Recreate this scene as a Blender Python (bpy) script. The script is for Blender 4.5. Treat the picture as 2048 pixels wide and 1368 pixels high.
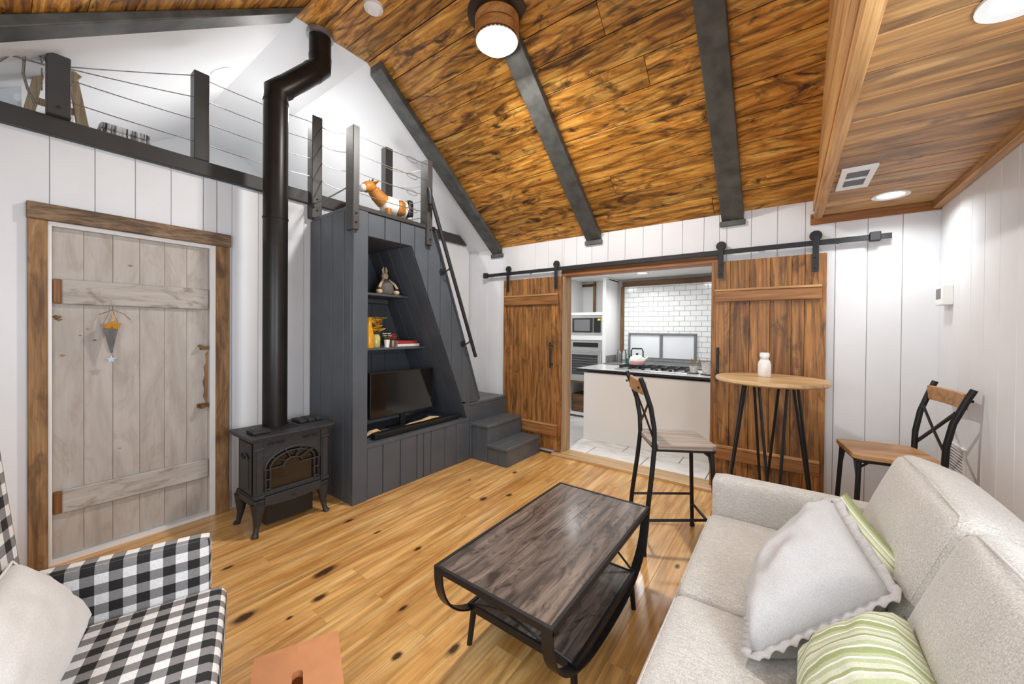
import bpy, bmesh, math, random
from mathutils import Vector, Matrix, noise
random.seed(7)
for o in list(bpy.data.objects): bpy.data.objects.remove(o)
S = bpy.context.scene
COL = S.collection
PI = math.pi; R = math.radians

# ------------------------------------------------------------------ camera
F_PX, YAW, PITCH, ROLL, CY, CAM_H = 753.0, R(36.21), R(-0.46), R(0.486), 665.0, 1.42
fw = Vector((-math.sin(YAW)*math.cos(PITCH), math.cos(YAW)*math.cos(PITCH), math.sin(PITCH)))
rt = Vector((math.cos(YAW), math.sin(YAW), 0)); up = rt.cross(fw)
rt, up = math.cos(ROLL)*rt + math.sin(ROLL)*up, -math.sin(ROLL)*rt + math.cos(ROLL)*up
cd = bpy.data.cameras.new('camera'); cd.sensor_width = 36; cd.lens = F_PX/2048*36
cd.shift_y = (CY-684)/2048; cd.clip_start = .02; cd.clip_end = 60
cam = bpy.data.objects.new('camera', cd); COL.objects.link(cam)
m = Matrix.Identity(4)
for i in range(3): m[i][0] = rt[i]; m[i][1] = up[i]; m[i][2] = -fw[i]
m[2][3] = CAM_H
cam.matrix_world = m
S.camera = cam

# ------------------------------------------------------------------ world, exposure, added window lights
w = bpy.data.worlds.new('world'); S.world = w; w.use_nodes = True
w.node_tree.nodes['Background'].inputs[0].default_value = (.82, .9, 1, 1)
w.node_tree.nodes['Background'].inputs[1].default_value = 1.2
S.view_settings.view_transform = 'Standard'; S.view_settings.look = 'None'
S.view_settings.gamma = 1; S.view_settings.use_curve_mapping = False
S.view_settings.exposure = 0.47
S.cycles.caustics_reflective = False; S.cycles.caustics_refractive = False
S.cycles.max_bounces = 6; S.cycles.diffuse_bounces = 4; S.cycles.glossy_bounces = 3; S.cycles.transmission_bounces = 4

def area(name, loc, size, power, col=(1, 1, 1), rot=(0, 0, 0), sy=None, shape=None, spread=180):
    l = bpy.data.lights.new(name, 'AREA'); l.energy = power; l.color = col; l.size = size
    if sy: l.shape = 'RECTANGLE'; l.size_y = sy
    if shape: l.shape = shape
    l.spread = R(spread)
    o = bpy.data.objects.new(name, l); COL.objects.link(o); o.location = loc; o.rotation_euler = rot
    o['kind'] = 'helper'
    return o
# area lights at two added, unseen windows behind and beside the camera
WIN = [(-1.7, -.3)]                         # added unseen window in the wall behind the viewer (x range)
ADDED_WINC = (-.35, 1.45)                         # unseen window added for side light above the sofa (y range)
for a, b in WIN:
    area('window_daylight', ((a+b)/2, -.66, 1.55), b-a-.1, 24, (.78, .89, 1), (R(90), 0, 0), 1.25)
area('window_daylight', (.90, sum(ADDED_WINC)/2, 1.55), ADDED_WINC[1]-ADDED_WINC[0]-.1, 60, (.78, .89, 1), (0, R(90), 0), 1.05).data.shape = 'RECTANGLE'

# ------------------------------------------------------------------ materials
MATS = {}
def nt(name):
    mt = bpy.data.materials.new(name); mt.use_nodes = True
    t = mt.node_tree; b = t.nodes['Principled BSDF']; MATS[name] = mt
    return mt, t, b
def nd(t, typ, **kw):
    n = t.nodes.new(typ)
    for k, v in kw.items():
        if k in n.inputs: n.inputs[k].default_value = v
        else: setattr(n, k, v)
    return n
def srgb(r, g, b):
    f = lambda c: ((c/255+.055)/1.055)**2.4 if c > 10.3 else c/255/12.92
    return (f(r), f(g), f(b), 1)
def ramp(t, src, stops, interp='LINEAR'):
    n = t.nodes.new('ShaderNodeValToRGB'); e = n.color_ramp; e.interpolation = interp
    while len(e.elements) < len(stops): e.elements.new(.5)
    for i, (p, c) in enumerate(stops):
        e.elements[i].position = p; e.elements[i].color = c if len(c) == 4 else (*c, 1)
    t.links.new(src, n.inputs[0]); return n
def bump(t, b, src, strength=.2, dist=.01):
    n = nd(t, 'ShaderNodeBump', Strength=strength, Distance=dist)
    t.links.new(src, n.inputs['Height']); t.links.new(n.outputs[0], b.inputs['Normal'])
def coords(t, scale=(1, 1, 1), rnd=True):
    tc = nd(t, 'ShaderNodeTexCoord'); src = tc.outputs['Object']
    if rnd:
        oi = nd(t, 'ShaderNodeObjectInfo')
        ml = nd(t, 'ShaderNodeVectorMath', operation='MULTIPLY_ADD'); ml.inputs[1].default_value = (37, 91, 53)
        t.links.new(oi.outputs['Random'], ml.inputs[0]); t.links.new(src, ml.inputs[2]); src = ml.outputs[0]
    mp = nd(t, 'ShaderNodeMapping'); mp.inputs['Scale'].default_value = scale
    t.links.new(src, mp.inputs[0]); return mp.outputs[0]
def mixc(t, fac, a, b, mode='MIX'):
    n = nd(t, 'ShaderNodeMix', data_type='RGBA', blend_type=mode)
    for s, v in ((n.inputs[0], fac), (n.inputs[6], a), (n.inputs[7], b)):
        if hasattr(v, 'is_linked'): t.links.new(v, s)
        else: s.default_value = v
    return n.outputs[2]
def plain(name, col, rough=.5, metal=0, nscale=0, namt=.1, bs=0, coat=0, spec=None, emit=None, es=0, trans=0):
    mt, t, b = nt(name)
    b.inputs['Base Color'].default_value = col; b.inputs['Roughness'].default_value = rough
    b.inputs['Metallic'].default_value = metal; b.inputs['Coat Weight'].default_value = coat
    b.inputs['Transmission Weight'].default_value = trans
    if spec is not None: b.inputs['Specular IOR Level'].default_value = spec
    if emit: b.inputs['Emission Color'].default_value = emit; b.inputs['Emission Strength'].default_value = es
    if nscale:
        n = nd(t, 'ShaderNodeTexNoise', Scale=nscale, Detail=5); t.links.new(coords(t, (1, 1, 1)), n.inputs['Vector'])
        lo = tuple(c*(1-namt) for c in col[:3]); hi = tuple(min(1, c*(1+namt)) for c in col[:3])
        r = ramp(t, n.outputs[0], [(.3, lo), (.7, hi)]); t.links.new(r.outputs[0], b.inputs['Base Color'])
        if bs: bump(t, b, n.outputs[0], bs, .004)
    return mt
AX = {'X': 0, 'Y': 1, 'Z': 2}
def wood(name, c0, c1, c2, axis='Y', across=9, along=.9, rough=.5, dist=1.2, dark=None, damt=.0, dscale=1.0, vary=.25,
         coat=0, bs=.12, knots=None, kcol=(.04, .014, .005), rings=.5, swirl=0):
    mt, t, b = nt(name)
    def sc(a, l):
        v = [a, a, a]; v[AX[axis]] = l; return tuple(v)
    n1 = nd(t, 'ShaderNodeTexNoise', Scale=1, Detail=4, Roughness=.6, Distortion=dist)
    t.links.new(coords(t, sc(across, along)), n1.inputs['Vector'])
    base = ramp(t, n1.outputs[0], [(.28, c0), (.5, c1), (.74, c2)]).outputs[0]
    n2 = nd(t, 'ShaderNodeTexNoise', Scale=1, Detail=2.5, Roughness=.6)
    t.links.new(coords(t, sc(across*11, along*2.6)), n2.inputs['Vector'])
    g = ramp(t, n2.outputs[0], [(.3, (1-rings*.55,)*3), (.62, (1.05, 1.05, 1.05))]).outputs[0]
    base = mixc(t, 1, base, g, 'MULTIPLY')
    if swirl:
        wv = nd(t, 'ShaderNodeTexWave', wave_type='BANDS', bands_direction='DIAGONAL', Scale=1, Distortion=9, Detail=3); wv.inputs['Detail Scale'].default_value = 1.3
        t.links.new(coords(t, sc(across*.9, along*.55)), wv.inputs['Vector'])
        sw = ramp(t, wv.outputs['Fac'], [(.0, (1-swirl,)*3), (.22, (1, 1, 1)), (1, (1.04,)*3)]).outputs[0]
        base = mixc(t, 1, base, sw, 'MULTIPLY')
    if dark:
        n3 = nd(t, 'ShaderNodeTexNoise', Scale=1, Detail=4.5, Roughness=.66, Distortion=2.2)
        t.links.new(coords(t, sc(5*dscale, 1.6*dscale)), n3.inputs['Vector'])
        f = ramp(t, n3.outputs[0], [(.5, (0, 0, 0)), (.66, (damt,)*3)]).outputs[0]
        base = mixc(t, f, base, dark)
    oi = nd(t, 'ShaderNodeObjectInfo')
    mr = nd(t, 'ShaderNodeMapRange'); mr.inputs[3].default_value = 1-vary; mr.inputs[4].default_value = 1+vary
    t.links.new(oi.outputs['Random'], mr.inputs[0])
    base = mixc(t, 1, base, mr.outputs[0], 'MULTIPLY')
    if knots:
        geo = nd(t, 'ShaderNodeNewGeometry'); acc = None
        wob = nd(t, 'ShaderNodeTexNoise', Scale=18, Detail=3); t.links.new(geo.outputs['Position'], wob.inputs['Vector'])
        for (kx, ky, rx, ry) in knots:
            sb = nd(t, 'ShaderNodeVectorMath', operation='SUBTRACT'); sb.inputs[1].default_value = (kx, ky, 0)
            t.links.new(geo.outputs['Position'], sb.inputs[0])
            ms = nd(t, 'ShaderNodeVectorMath', operation='MULTIPLY'); ms.inputs[1].default_value = (1/rx, 1/ry, 0)
            t.links.new(sb.outputs[0], ms.inputs[0])
            ln = nd(t, 'ShaderNodeVectorMath', operation='LENGTH'); t.links.new(ms.outputs[0], ln.inputs[0])
            if acc is None: acc = ln.outputs['Value']
            else:
                mn = nd(t, 'ShaderNodeMath', operation='MINIMUM'); t.links.new(acc, mn.inputs[0]); t.links.new(ln.outputs['Value'], mn.inputs[1]); acc = mn.outputs[0]
        ad = nd(t, 'ShaderNodeMath', operation='MULTIPLY_ADD'); ad.inputs[1].default_value = .9
        t.links.new(wob.outputs[0], ad.inputs[0]); t.links.new(acc, ad.inputs[2])
        f = ramp(t, ad.outputs[0], [(.5, (.95, .95, .95)), (.86, (0, 0, 0))])
        ad2 = nd(t, 'ShaderNodeMath', operation='MULTIPLY'); ad2.inputs[1].default_value = .55; t.links.new(ad.outputs[0], ad2.inputs[0])
        t.links.new(ad2.outputs[0], f.inputs[0])
        base = mixc(t, f.outputs[0], base, (*kcol, 1))
    t.links.new(base, b.inputs['Base Color'])
    b.inputs['Roughness'].default_value = rough; b.inputs['Coat Weight'].default_value = coat; b.inputs['Coat Roughness'].default_value = .15
    bump(t, b, n2.outputs[0], bs, .003)
    return mt

KNOTS = [(-2.65, 0.8, 0.018, 0.04), (-2.16, 1.13, 0.035, 0.09), (-1.97, 1.0, 0.025, 0.05), (-2.13, 0.71, 0.036, 0.07), (-1.56, 1.21, 0.016, 0.035), (-2.59, 1.53, 0.02, 0.05), (-2.29, 1.56, 0.015, 0.035), (-1.91, 1.6, 0.02, 0.035), (-2.04, 2.4, 0.032, 0.05), (-1.91, 2.59, 0.024, 0.04), (-1.95, 0.84, 0.012, 0.02), (-2.17, 3.03, 0.022, 0.04), (-1.35, 1.02, 0.02, 0.03), (-1.18, 1.19, 0.022, 0.05), (-2.83, 2.51, 0.02, 0.035), (-2.4, 2.62, 0.012, 0.02), (-0.52, 2.42, 0.016, 0.03), (-0.45, 1.9, 0.03, 0.05)]
floor_wood = wood('honey_pine_floor', srgb(190, 132, 68), srgb(224, 172, 102), srgb(243, 201, 138), 'Y', 7, .7, .26, 1.6,
                  dark=srgb(168, 106, 48), damt=.45, dscale=.6, vary=.06, coat=.35, swirl=.22, bs=.06, knots=KNOTS)
ceil_wood = wood('stained_pine_ceiling', srgb(130, 76, 20), srgb(206, 140, 54), srgb(242, 192, 100), 'X', 9, 1.3, .5, 2.6,
                 dark=srgb(56, 30, 10), damt=.95, dscale=1.3, vary=.28, coat=0, swirl=.5)
soffit_wood = wood('aged_oak_soffit', srgb(134, 94, 54), srgb(190, 140, 84), srgb(218, 174, 116), 'X', 7, .9, .5, 1.4,
                   dark=srgb(104, 78, 58), damt=.75, dscale=.9, vary=.16, swirl=.25)
trim_wood_y = wood('trim_oak_lengthwise', srgb(150, 104, 58), srgb(198, 148, 92), srgb(220, 174, 118), 'Y', 16, 1, .5, vary=.1)
trim_wood_x = wood('trim_oak_crosswise', srgb(112, 66, 30), srgb(164, 104, 52), srgb(192, 132, 74), 'X', 16, 1, .5, vary=.1)
barn_wood = wood('barn_door_walnut', srgb(100, 61, 25), srgb(156, 106, 54), srgb(190, 136, 78), 'Z', 11, .9, .5, 2.4,
                 dark=srgb(64, 36, 14), damt=.65, dscale=1.2, vary=.15, bs=.2, swirl=.4)
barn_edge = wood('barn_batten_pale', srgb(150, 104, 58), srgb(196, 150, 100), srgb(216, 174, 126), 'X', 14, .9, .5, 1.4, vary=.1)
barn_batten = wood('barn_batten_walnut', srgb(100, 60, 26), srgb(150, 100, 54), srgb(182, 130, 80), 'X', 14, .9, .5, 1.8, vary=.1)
case_wood_z = wood('reclaimed_casing_upright', srgb(100, 70, 40), srgb(156, 116, 74), srgb(188, 148, 104), 'Z', 14, 1.6, .65, 1.6, dark=srgb(64, 42, 24), damt=.6, vary=.14, bs=.3)
case_wood_y = wood('reclaimed_casing_header', srgb(88, 68, 50), srgb(134, 108, 82), srgb(166, 138, 110), 'Y', 20, 3.2, .7, 3, dark=srgb(58, 42, 30), damt=.6, vary=.1, bs=.35)
door_paint = wood('weathered_grey_door_paint', srgb(160, 152, 143), srgb(178, 170, 162), srgb(188, 181, 173), 'Z', 5, 1.4, .55, 1.2, dark=srgb(146, 128, 108), damt=.4, dscale=1.3, vary=.02, bs=.12, rings=.06)
door_batten = wood('weathered_grey_batten_paint', srgb(158, 150, 141), srgb(178, 171, 163), srgb(190, 183, 176), 'Y', 9, 1.2, .6, 1.6, dark=srgb(110, 84, 58), damt=.6, dscale=1.9, vary=.05, bs=.2, rings=.15)
bare_wood = wood('bare_amber_wood', srgb(84, 48, 14), srgb(130, 80, 26), srgb(156, 104, 44), 'Z', 14, 2, .5)
table_wood = wood('grey_brown_table_wood', srgb(58, 49, 44), srgb(104, 89, 79), srgb(142, 124, 109), 'Y', 16, 1.0, .3, 1.8, dark=srgb(34, 26, 22), damt=.85, dscale=2.2, vary=.12, coat=.15)
seat_wood = wood('ash_seat_wood', srgb(112, 96, 82), srgb(160, 142, 124), srgb(190, 172, 152), 'X', 18, 1.2, .45, 1.2, vary=.08, rings=.6)
seat_wood2 = wood('honey_seat_wood', srgb(140, 96, 56), srgb(182, 134, 86), srgb(204, 158, 108), 'X', 18, 1.2, .45, 1.2, vary=.08)
top_wood = wood('bar_table_maple', srgb(164, 122, 78), srgb(204, 166, 118), srgb(220, 188, 142), 'X', 8, .9, .4, .8, vary=.05, rings=.35)
easel_wood = wood('weathered_easel_wood', srgb(120, 100, 76), srgb(160, 140, 112), srgb(190, 174, 148), 'Z', 16, 1.4, .7, vary=.1)
fix_wood = wood('lantern_ring_wood', srgb(150, 96, 48), srgb(190, 134, 78), srgb(210, 160, 104), 'X', 10, 2, .5)
kit_wood = wood('kitchen_trim_wood', srgb(92, 60, 30), srgb(140, 98, 56), srgb(168, 124, 78), 'Z', 18, 1.2, .5, vary=.1)
kit_wood_x = wood('kitchen_beam_wood', srgb(74, 48, 26), srgb(112, 76, 44), srgb(140, 98, 60), 'X', 18, 1.2, .5, vary=.1)
thresh_wood = wood('threshold_pale_oak', srgb(168, 134, 92), srgb(202, 168, 124), srgb(222, 192, 150), 'X', 14, .8, .4, vary=.05)
thresh_z = wood('pale_oak_jamb', srgb(132, 98, 60), srgb(176, 138, 94), srgb(202, 168, 124), 'Z', 14, .8, .4, vary=.05)
wall_white = plain('white_board_paint', srgb(229, 230, 232), .45, nscale=3, namt=.03)
groove_white = plain('groove_grey_backing', srgb(222, 220, 218), .7)
dry_white = plain('white_drywall', srgb(229, 230, 232), .6, nscale=2, namt=.02)
kit_white = plain('kitchen_white_paint', srgb(242, 241, 239), .4, nscale=2, namt=.02)
pen_white = plain('peninsula_cream_panel', srgb(226, 221, 215), .4, nscale=2, namt=.02)
jamb_white = plain('white_jamb_gloss', srgb(233, 231, 227), .35, nscale=6, namt=.04)
slate = plain('charcoal_slate_paint', srgb(79, 84, 90), .42, nscale=5, namt=.1, bs=.05)
slate2 = plain('slate_tread_paint', srgb(88, 91, 95), .4, nscale=7, namt=.12, bs=.05)
dark_paint = plain('black_brown_beam_paint', srgb(52, 50, 48), .5, nscale=6, namt=.15, bs=.1)
post_paint = plain('dark_grey_post_paint', srgb(64, 62, 61), .42, nscale=6, namt=.12, bs=.05)
beam_iron = plain('weathered_iron_beam', srgb(84, 85, 82), .5, metal=.15, nscale=9, namt=.35, bs=.2)
black_metal = plain('black_powder_metal', srgb(34, 33, 33), .45, metal=.4, nscale=20, namt=.15)
hard_black = plain('matte_black_hardware', srgb(42, 42, 44), .5, metal=.3, nscale=20, namt=.1)
cast_iron = plain('grey_cast_iron', srgb(56, 56, 58), .5, metal=.35, nscale=40, namt=.15, bs=.15)
cast_dark = plain('dark_cast_iron', srgb(46, 46, 47), .55, metal=.3, nscale=40, namt=.15, bs=.15)
pipe_black = plain('black_stove_pipe', srgb(40, 37, 35), .36, metal=.5, nscale=8, namt=.2)
glass_black = plain('dark_firebox_glass', srgb(22, 20, 19), .1, coat=.5)
tv_black = plain('tv_screen_gloss', srgb(18, 18, 19), .09, coat=.6)
plastic_black = plain('black_plastic', srgb(24, 24, 25), .4, nscale=30, namt=.1)
cable_steel = plain('steel_cable', srgb(150, 146, 140), .35, metal=.8, nscale=60, namt=.2)
steel = plain('brushed_stainless', srgb(196, 196, 194), .3, metal=.9, nscale=14, namt=.08)
galv = plain('galvanised_tin', srgb(150, 152, 154), .4, metal=.7, nscale=30, namt=.25)
brass = plain('aged_brass', srgb(120, 84, 44), .4, metal=.7, nscale=30, namt=.2)
white_plastic = plain('white_plastic', srgb(236, 235, 232), .35, nscale=8, namt=.02)
vent_grey = plain('vent_shadow_grey', srgb(120, 120, 122), .6, nscale=10, namt=.05)  # mid grey shared by vents, kitchen window frame and displays
lens_glow = plain('lit_lens', (1, 1, 1, 1), .4, emit=(1, .97, .92, 1), es=6)
lantern_glow = plain('lit_lantern_glass', (1, 1, 1, 1), .4, emit=(1, .95, .88, 1), es=22)
led_orange = plain('oven_display', srgb(90, 40, 10), .4, emit=(1, .35, .05, 1), es=1.5)
ceramic = plain('white_ceramic', srgb(240, 238, 233), .2, nscale=10, namt=.02, coat=.3)
quartz = plain('pale_quartz_top', srgb(222, 222, 222), .15, nscale=30, namt=.12, coat=.3)
quartz_edge = plain('dark_quartz_edge', srgb(34, 33, 33), .25, nscale=30, namt=.2)
tile_white = plain('white_subway_glaze', srgb(246, 246, 244), .18, nscale=3, namt=.02, coat=.3)
floor_grout = plain('floor_grout', srgb(150, 148, 144), .8, nscale=30, namt=.05)
grout = plain('grey_grout', srgb(186, 184, 180), .8, nscale=30, namt=.05)
amber = plain('amber_yellow_glass', srgb(214, 150, 30), .25, nscale=8, namt=.2, coat=.3)
clear = plain('clear_glass', (1, 1, 1, 1), .03, trans=.9)
clear.node_tree.nodes['Principled BSDF'].inputs['IOR'].default_value = 1.15
pane = plain('frosted_pane', srgb(236, 238, 240), .25, nscale=4, namt=.03)
leaf_y = plain('dried_yellow_petals', srgb(220, 172, 40), .6, nscale=20, namt=.2)
leaf_o = plain('orange_red_petals', srgb(206, 72, 26), .6, nscale=20, namt=.2)
leaf_g = plain('olive_leaves', srgb(116, 118, 60), .6, nscale=20, namt=.2)
fl_white = plain('cream_petals', srgb(224, 220, 204), .6, nscale=20, namt=.1)
book_red = plain('red_book_cloth', srgb(176, 48, 44), .6, nscale=20, namt=.08)
book_white = plain('cream_book_cloth', srgb(228, 222, 212), .6, nscale=20, namt=.05)
paper = plain('book_paper', srgb(236, 230, 216), .7, nscale=60, namt=.06)
tan = plain('tan_driftwood', srgb(206, 172, 128), .6, nscale=12, namt=.2, bs=.2)
plush_grey = plain('grey_plush', srgb(98, 92, 86), .95, nscale=60, namt=.25, bs=.4)
plush_tan = plain('tan_plush', srgb(196, 172, 140), .95, nscale=60, namt=.2, bs=.4)
cow_brown = plain('brown_toy_paint', srgb(196, 128, 48), .4, nscale=6, namt=.35)
cow_white = plain('white_toy_paint', srgb(238, 234, 226), .4, nscale=6, namt=.04)
clay = plain('terracotta_stool_paint', srgb(198, 134, 88), .5, nscale=14, namt=.08, bs=.08)
green_glass = plain('green_pot_enamel', srgb(30, 116, 84), .3, nscale=8, namt=.1)
crock = plain('speckled_crock', srgb(206, 202, 196), .35, nscale=55, namt=.3)
spoon_wood = plain('spoon_wood', srgb(196, 140, 60), .5, nscale=20, namt=.2)
mesh_dark = plain('oven_window', srgb(60, 62, 66), .2, nscale=20, namt=.2)

def fabric(name, c0, c1, sc=220, bs=.35, weave=True):
    mt, t, b = nt(name); v = coords(t, (1, 1, 1), False)
    n = nd(t, 'ShaderNodeTexNoise', Scale=sc, Detail=3); t.links.new(v, n.inputs['Vector'])
    n2 = nd(t, 'ShaderNodeTexNoise', Scale=5, Detail=3); t.links.new(v, n2.inputs['Vector'])
    n3 = nd(t, 'ShaderNodeTexNoise', Scale=1, Detail=3); t.links.new(coords(t, (30, 300, 300), False), n3.inputs['Vector'])
    a = ramp(t, n.outputs[0], [(.3, c0), (.7, c1)]).outputs[0]
    a = mixc(t, 1, a, ramp(t, n3.outputs[0], [(.3, (.8, .8, .8)), (.7, (1.08,)*3)]).outputs[0], 'MULTIPLY') if weave else a
    a = mixc(t, 1, a, ramp(t, n2.outputs[0], [(.3, (.94,)*3), (.7, (1.03,)*3)]).outputs[0], 'MULTIPLY')
    t.links.new(a, b.inputs['Base Color']); b.inputs['Roughness'].default_value = .95
    b.inputs['Sheen Weight'].default_value = .3; b.inputs['Specular IOR Level'].default_value = .2
    bump(t, b, n.outputs[0], bs, .002); return mt
linen = fabric('oatmeal_linen', srgb(176, 169, 160), srgb(214, 208, 200))
cotton = fabric('pale_grey_cotton', srgb(172, 167, 164), srgb(194, 189, 186), 300, .15, False)
cotton2 = fabric('off_white_cotton', srgb(206, 200, 194), srgb(222, 217, 211), 300, .15, False)
def gingham():
    mt, t, b = nt('black_white_gingham'); tc = nd(t, 'ShaderNodeTexCoord')
    sp = nd(t, 'ShaderNodeSeparateXYZ'); t.links.new(tc.outputs['Object'], sp.inputs[0])
    sn = nd(t, 'ShaderNodeSeparateXYZ'); t.links.new(tc.outputs['Normal'], sn.inputs[0])
    tot = None
    for i in range(3):
        d = nd(t, 'ShaderNodeMath', operation='MULTIPLY_ADD'); d.inputs[1].default_value = 1/.066; d.inputs[2].default_value = 100.2; t.links.new(sp.outputs[i], d.inputs[0])
        fr = nd(t, 'ShaderNodeMath', operation='FRACT'); t.links.new(d.outputs[0], fr.inputs[0])
        gt = nd(t, 'ShaderNodeMath', operation='GREATER_THAN'); gt.inputs[1].default_value = .5; t.links.new(fr.outputs[0], gt.inputs[0])
        ab = nd(t, 'ShaderNodeMath', operation='ABSOLUTE'); t.links.new(sn.outputs[i], ab.inputs[0])
        lt = nd(t, 'ShaderNodeMath', operation='LESS_THAN'); lt.inputs[1].default_value = .68; t.links.new(ab.outputs[0], lt.inputs[0])
        mu = nd(t, 'ShaderNodeMath', operation='MULTIPLY'); t.links.new(gt.outputs[0], mu.inputs[0]); t.links.new(lt.outputs[0], mu.inputs[1])
        if tot is None: tot = mu.outputs[0]
        else:
            ad = nd(t, 'ShaderNodeMath', operation='ADD'); t.links.new(tot, ad.inputs[0]); t.links.new(mu.outputs[0], ad.inputs[1]); tot = ad.outputs[0]
    dv = nd(t, 'ShaderNodeMath', operation='DIVIDE'); dv.inputs[1].default_value = 2.5; t.links.new(tot, dv.inputs[0])
    c = ramp(t, dv.outputs[0], [(0, srgb(232, 229, 226)), (.3, srgb(134, 130, 128)), (.7, srgb(34, 32, 32))], 'CONSTANT')
    n = nd(t, 'ShaderNodeTexNoise', Scale=350, Detail=2); t.links.new(tc.outputs['Object'], n.inputs['Vector'])
    a = mixc(t, 1, c.outputs[0], ramp(t, n.outputs[0], [(.3, (.82,)*3), (.7, (1.1,)*3)]).outputs[0], 'MULTIPLY')
    t.links.new(a, b.inputs['Base Color']); b.inputs['Roughness'].default_value = .9; bump(t, b, n.outputs[0], .2, .002)
    return mt
check = gingham()
def stripes():
    mt, t, b = nt('green_stripe_cotton'); tc = nd(t, 'ShaderNodeTexCoord')
    sp = nd(t, 'ShaderNodeSeparateXYZ'); t.links.new(tc.outputs['UV'], sp.inputs[0])
    mu = nd(t, 'ShaderNodeMath', operation='MULTIPLY'); mu.inputs[1].default_value = 4.3; t.links.new(sp.outputs[1], mu.inputs[0])
    fr = nd(t, 'ShaderNodeMath', operation='FRACT'); t.links.new(mu.outputs[0], fr.inputs[0])
    g1, g2, g3, wh = srgb(156, 164, 112), srgb(180, 186, 146), srgb(204, 204, 180), srgb(226, 224, 214)
    c = ramp(t, fr.outputs[0], [(0, g1), (.16, g2), (.26, wh), (.31, g2), (.42, g3), (.55, g1), (.63, wh), (.67, g3), (.8, g2), (.93, wh)], 'CONSTANT')
    n = nd(t, 'ShaderNodeTexNoise', Scale=260, Detail=2); t.links.new(tc.outputs['Object'], n.inputs['Vector'])
    a = mixc(t, 1, c.outputs[0], ramp(t, n.outputs[0], [(.3, (.88,)*3), (.7, (1.06,)*3)]).outputs[0], 'MULTIPLY')
    t.links.new(a, b.inputs['Base Color']); b.inputs['Roughness'].default_value = .9; bump(t, b, n.outputs[0], .2, .002)
    return mt
green_stripe = stripes()
def blanket():
    mt, t, b = nt('striped_grey_blanket')
    n = nd(t, 'ShaderNodeTexNoise', Scale=1, Detail=3); t.links.new(coords(t, (4, 90, 4), False), n.inputs['Vector'])
    c = ramp(t, n.outputs[0], [(.42, srgb(60, 58, 58)), (.5, srgb(140, 138, 138)), (.58, srgb(214, 212, 210))])
    t.links.new(c.outputs[0], b.inputs['Base Color']); b.inputs['Roughness'].default_value = .95; return mt
blanket_m = blanket()
def marble():
    mt, t, b = nt('white_marble_tile')
    n = nd(t, 'ShaderNodeTexNoise', Scale=2.2, Detail=7, Distortion=2.5); t.links.new(coords(t), n.inputs['Vector'])
    c = ramp(t, n.outputs[0], [(.32, srgb(218, 217, 216)), (.5, srgb(238, 237, 235)), (.7, srgb(246, 245, 243))])
    t.links.new(c.outputs[0], b.inputs['Base Color']); b.inputs['Roughness'].default_value = .25; return mt
marble_m = marble()

# ------------------------------------------------------------------ mesh helpers
def link(o, parent=None):
    COL.objects.link(o)
    if parent: o.parent = parent
    return o
def fix(me):
    bm = bmesh.new(); bm.from_mesh(me); bmesh.ops.recalc_face_normals(bm, faces=bm.faces); bm.to_mesh(me); bm.free()
CB = {}
def cbox(sx, sy, sz, c):
    key = (round(sx, 4), round(sy, 4), round(sz, 4), round(c, 4))
    if key in CB: return CB[key]
    h = (sx/2, sy/2, sz/2); c = min(c, min(h)*.9); idx = {}; vs = []; fs = []
    sg = [(i, j, k) for i in (-1, 1) for j in (-1, 1) for k in (-1, 1)]
    for s in sg:
        for a in range(3):
            idx[s, a] = len(vs); vs.append([s[q]*(h[q]-(0 if q == a else c)) for q in range(3)])
    for a in range(3):
        p, q = [x for x in range(3) if x != a]
        for s in (-1, 1):
            f = []
            for (u, v) in ((-1, -1), (1, -1), (1, 1), (-1, 1)):
                t = [0, 0, 0]; t[a] = s; t[p] = u; t[q] = v; f.append(idx[tuple(t), a])
            fs.append(f)
        for u in (-1, 1):
            for v in (-1, 1):
                t0 = [0, 0, 0]; t0[p] = u; t0[q] = v; t1 = list(t0); t0[a] = -1; t1[a] = 1
                fs.append([idx[tuple(t0), p], idx[tuple(t1), p], idx[tuple(t1), q], idx[tuple(t0), q]])
    for s in sg: fs.append([idx[s, 0], idx[s, 1], idx[s, 2]])
    me = bpy.data.meshes.new('chamfered_board'); me.from_pydata(vs, [], fs); fix(me)
    CB[key] = me; return me
MM = {}
def board(name, mat, loc, size, parent=None, c=.003, rot=None):
    key = (tuple(round(x, 4) for x in size), round(c, 4), mat.name)
    if key not in MM:
        me = cbox(*size, c).copy(); me.materials.append(mat); MM[key] = me
    o = bpy.data.objects.new(name, MM[key]); o.location = loc
    if parent and parent.type == 'MESH': o.location = Vector(loc)-parent.location
    if rot: o.rotation_euler = rot
    return link(o, parent)
def span(name, mat, x0, x1, y0, y1, z0, z1, parent=None, c=.003):
    return board(name, mat, ((x0+x1)/2, (y0+y1)/2, (z0+z1)/2), (x1-x0, y1-y0, z1-z0), parent, c)

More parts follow.
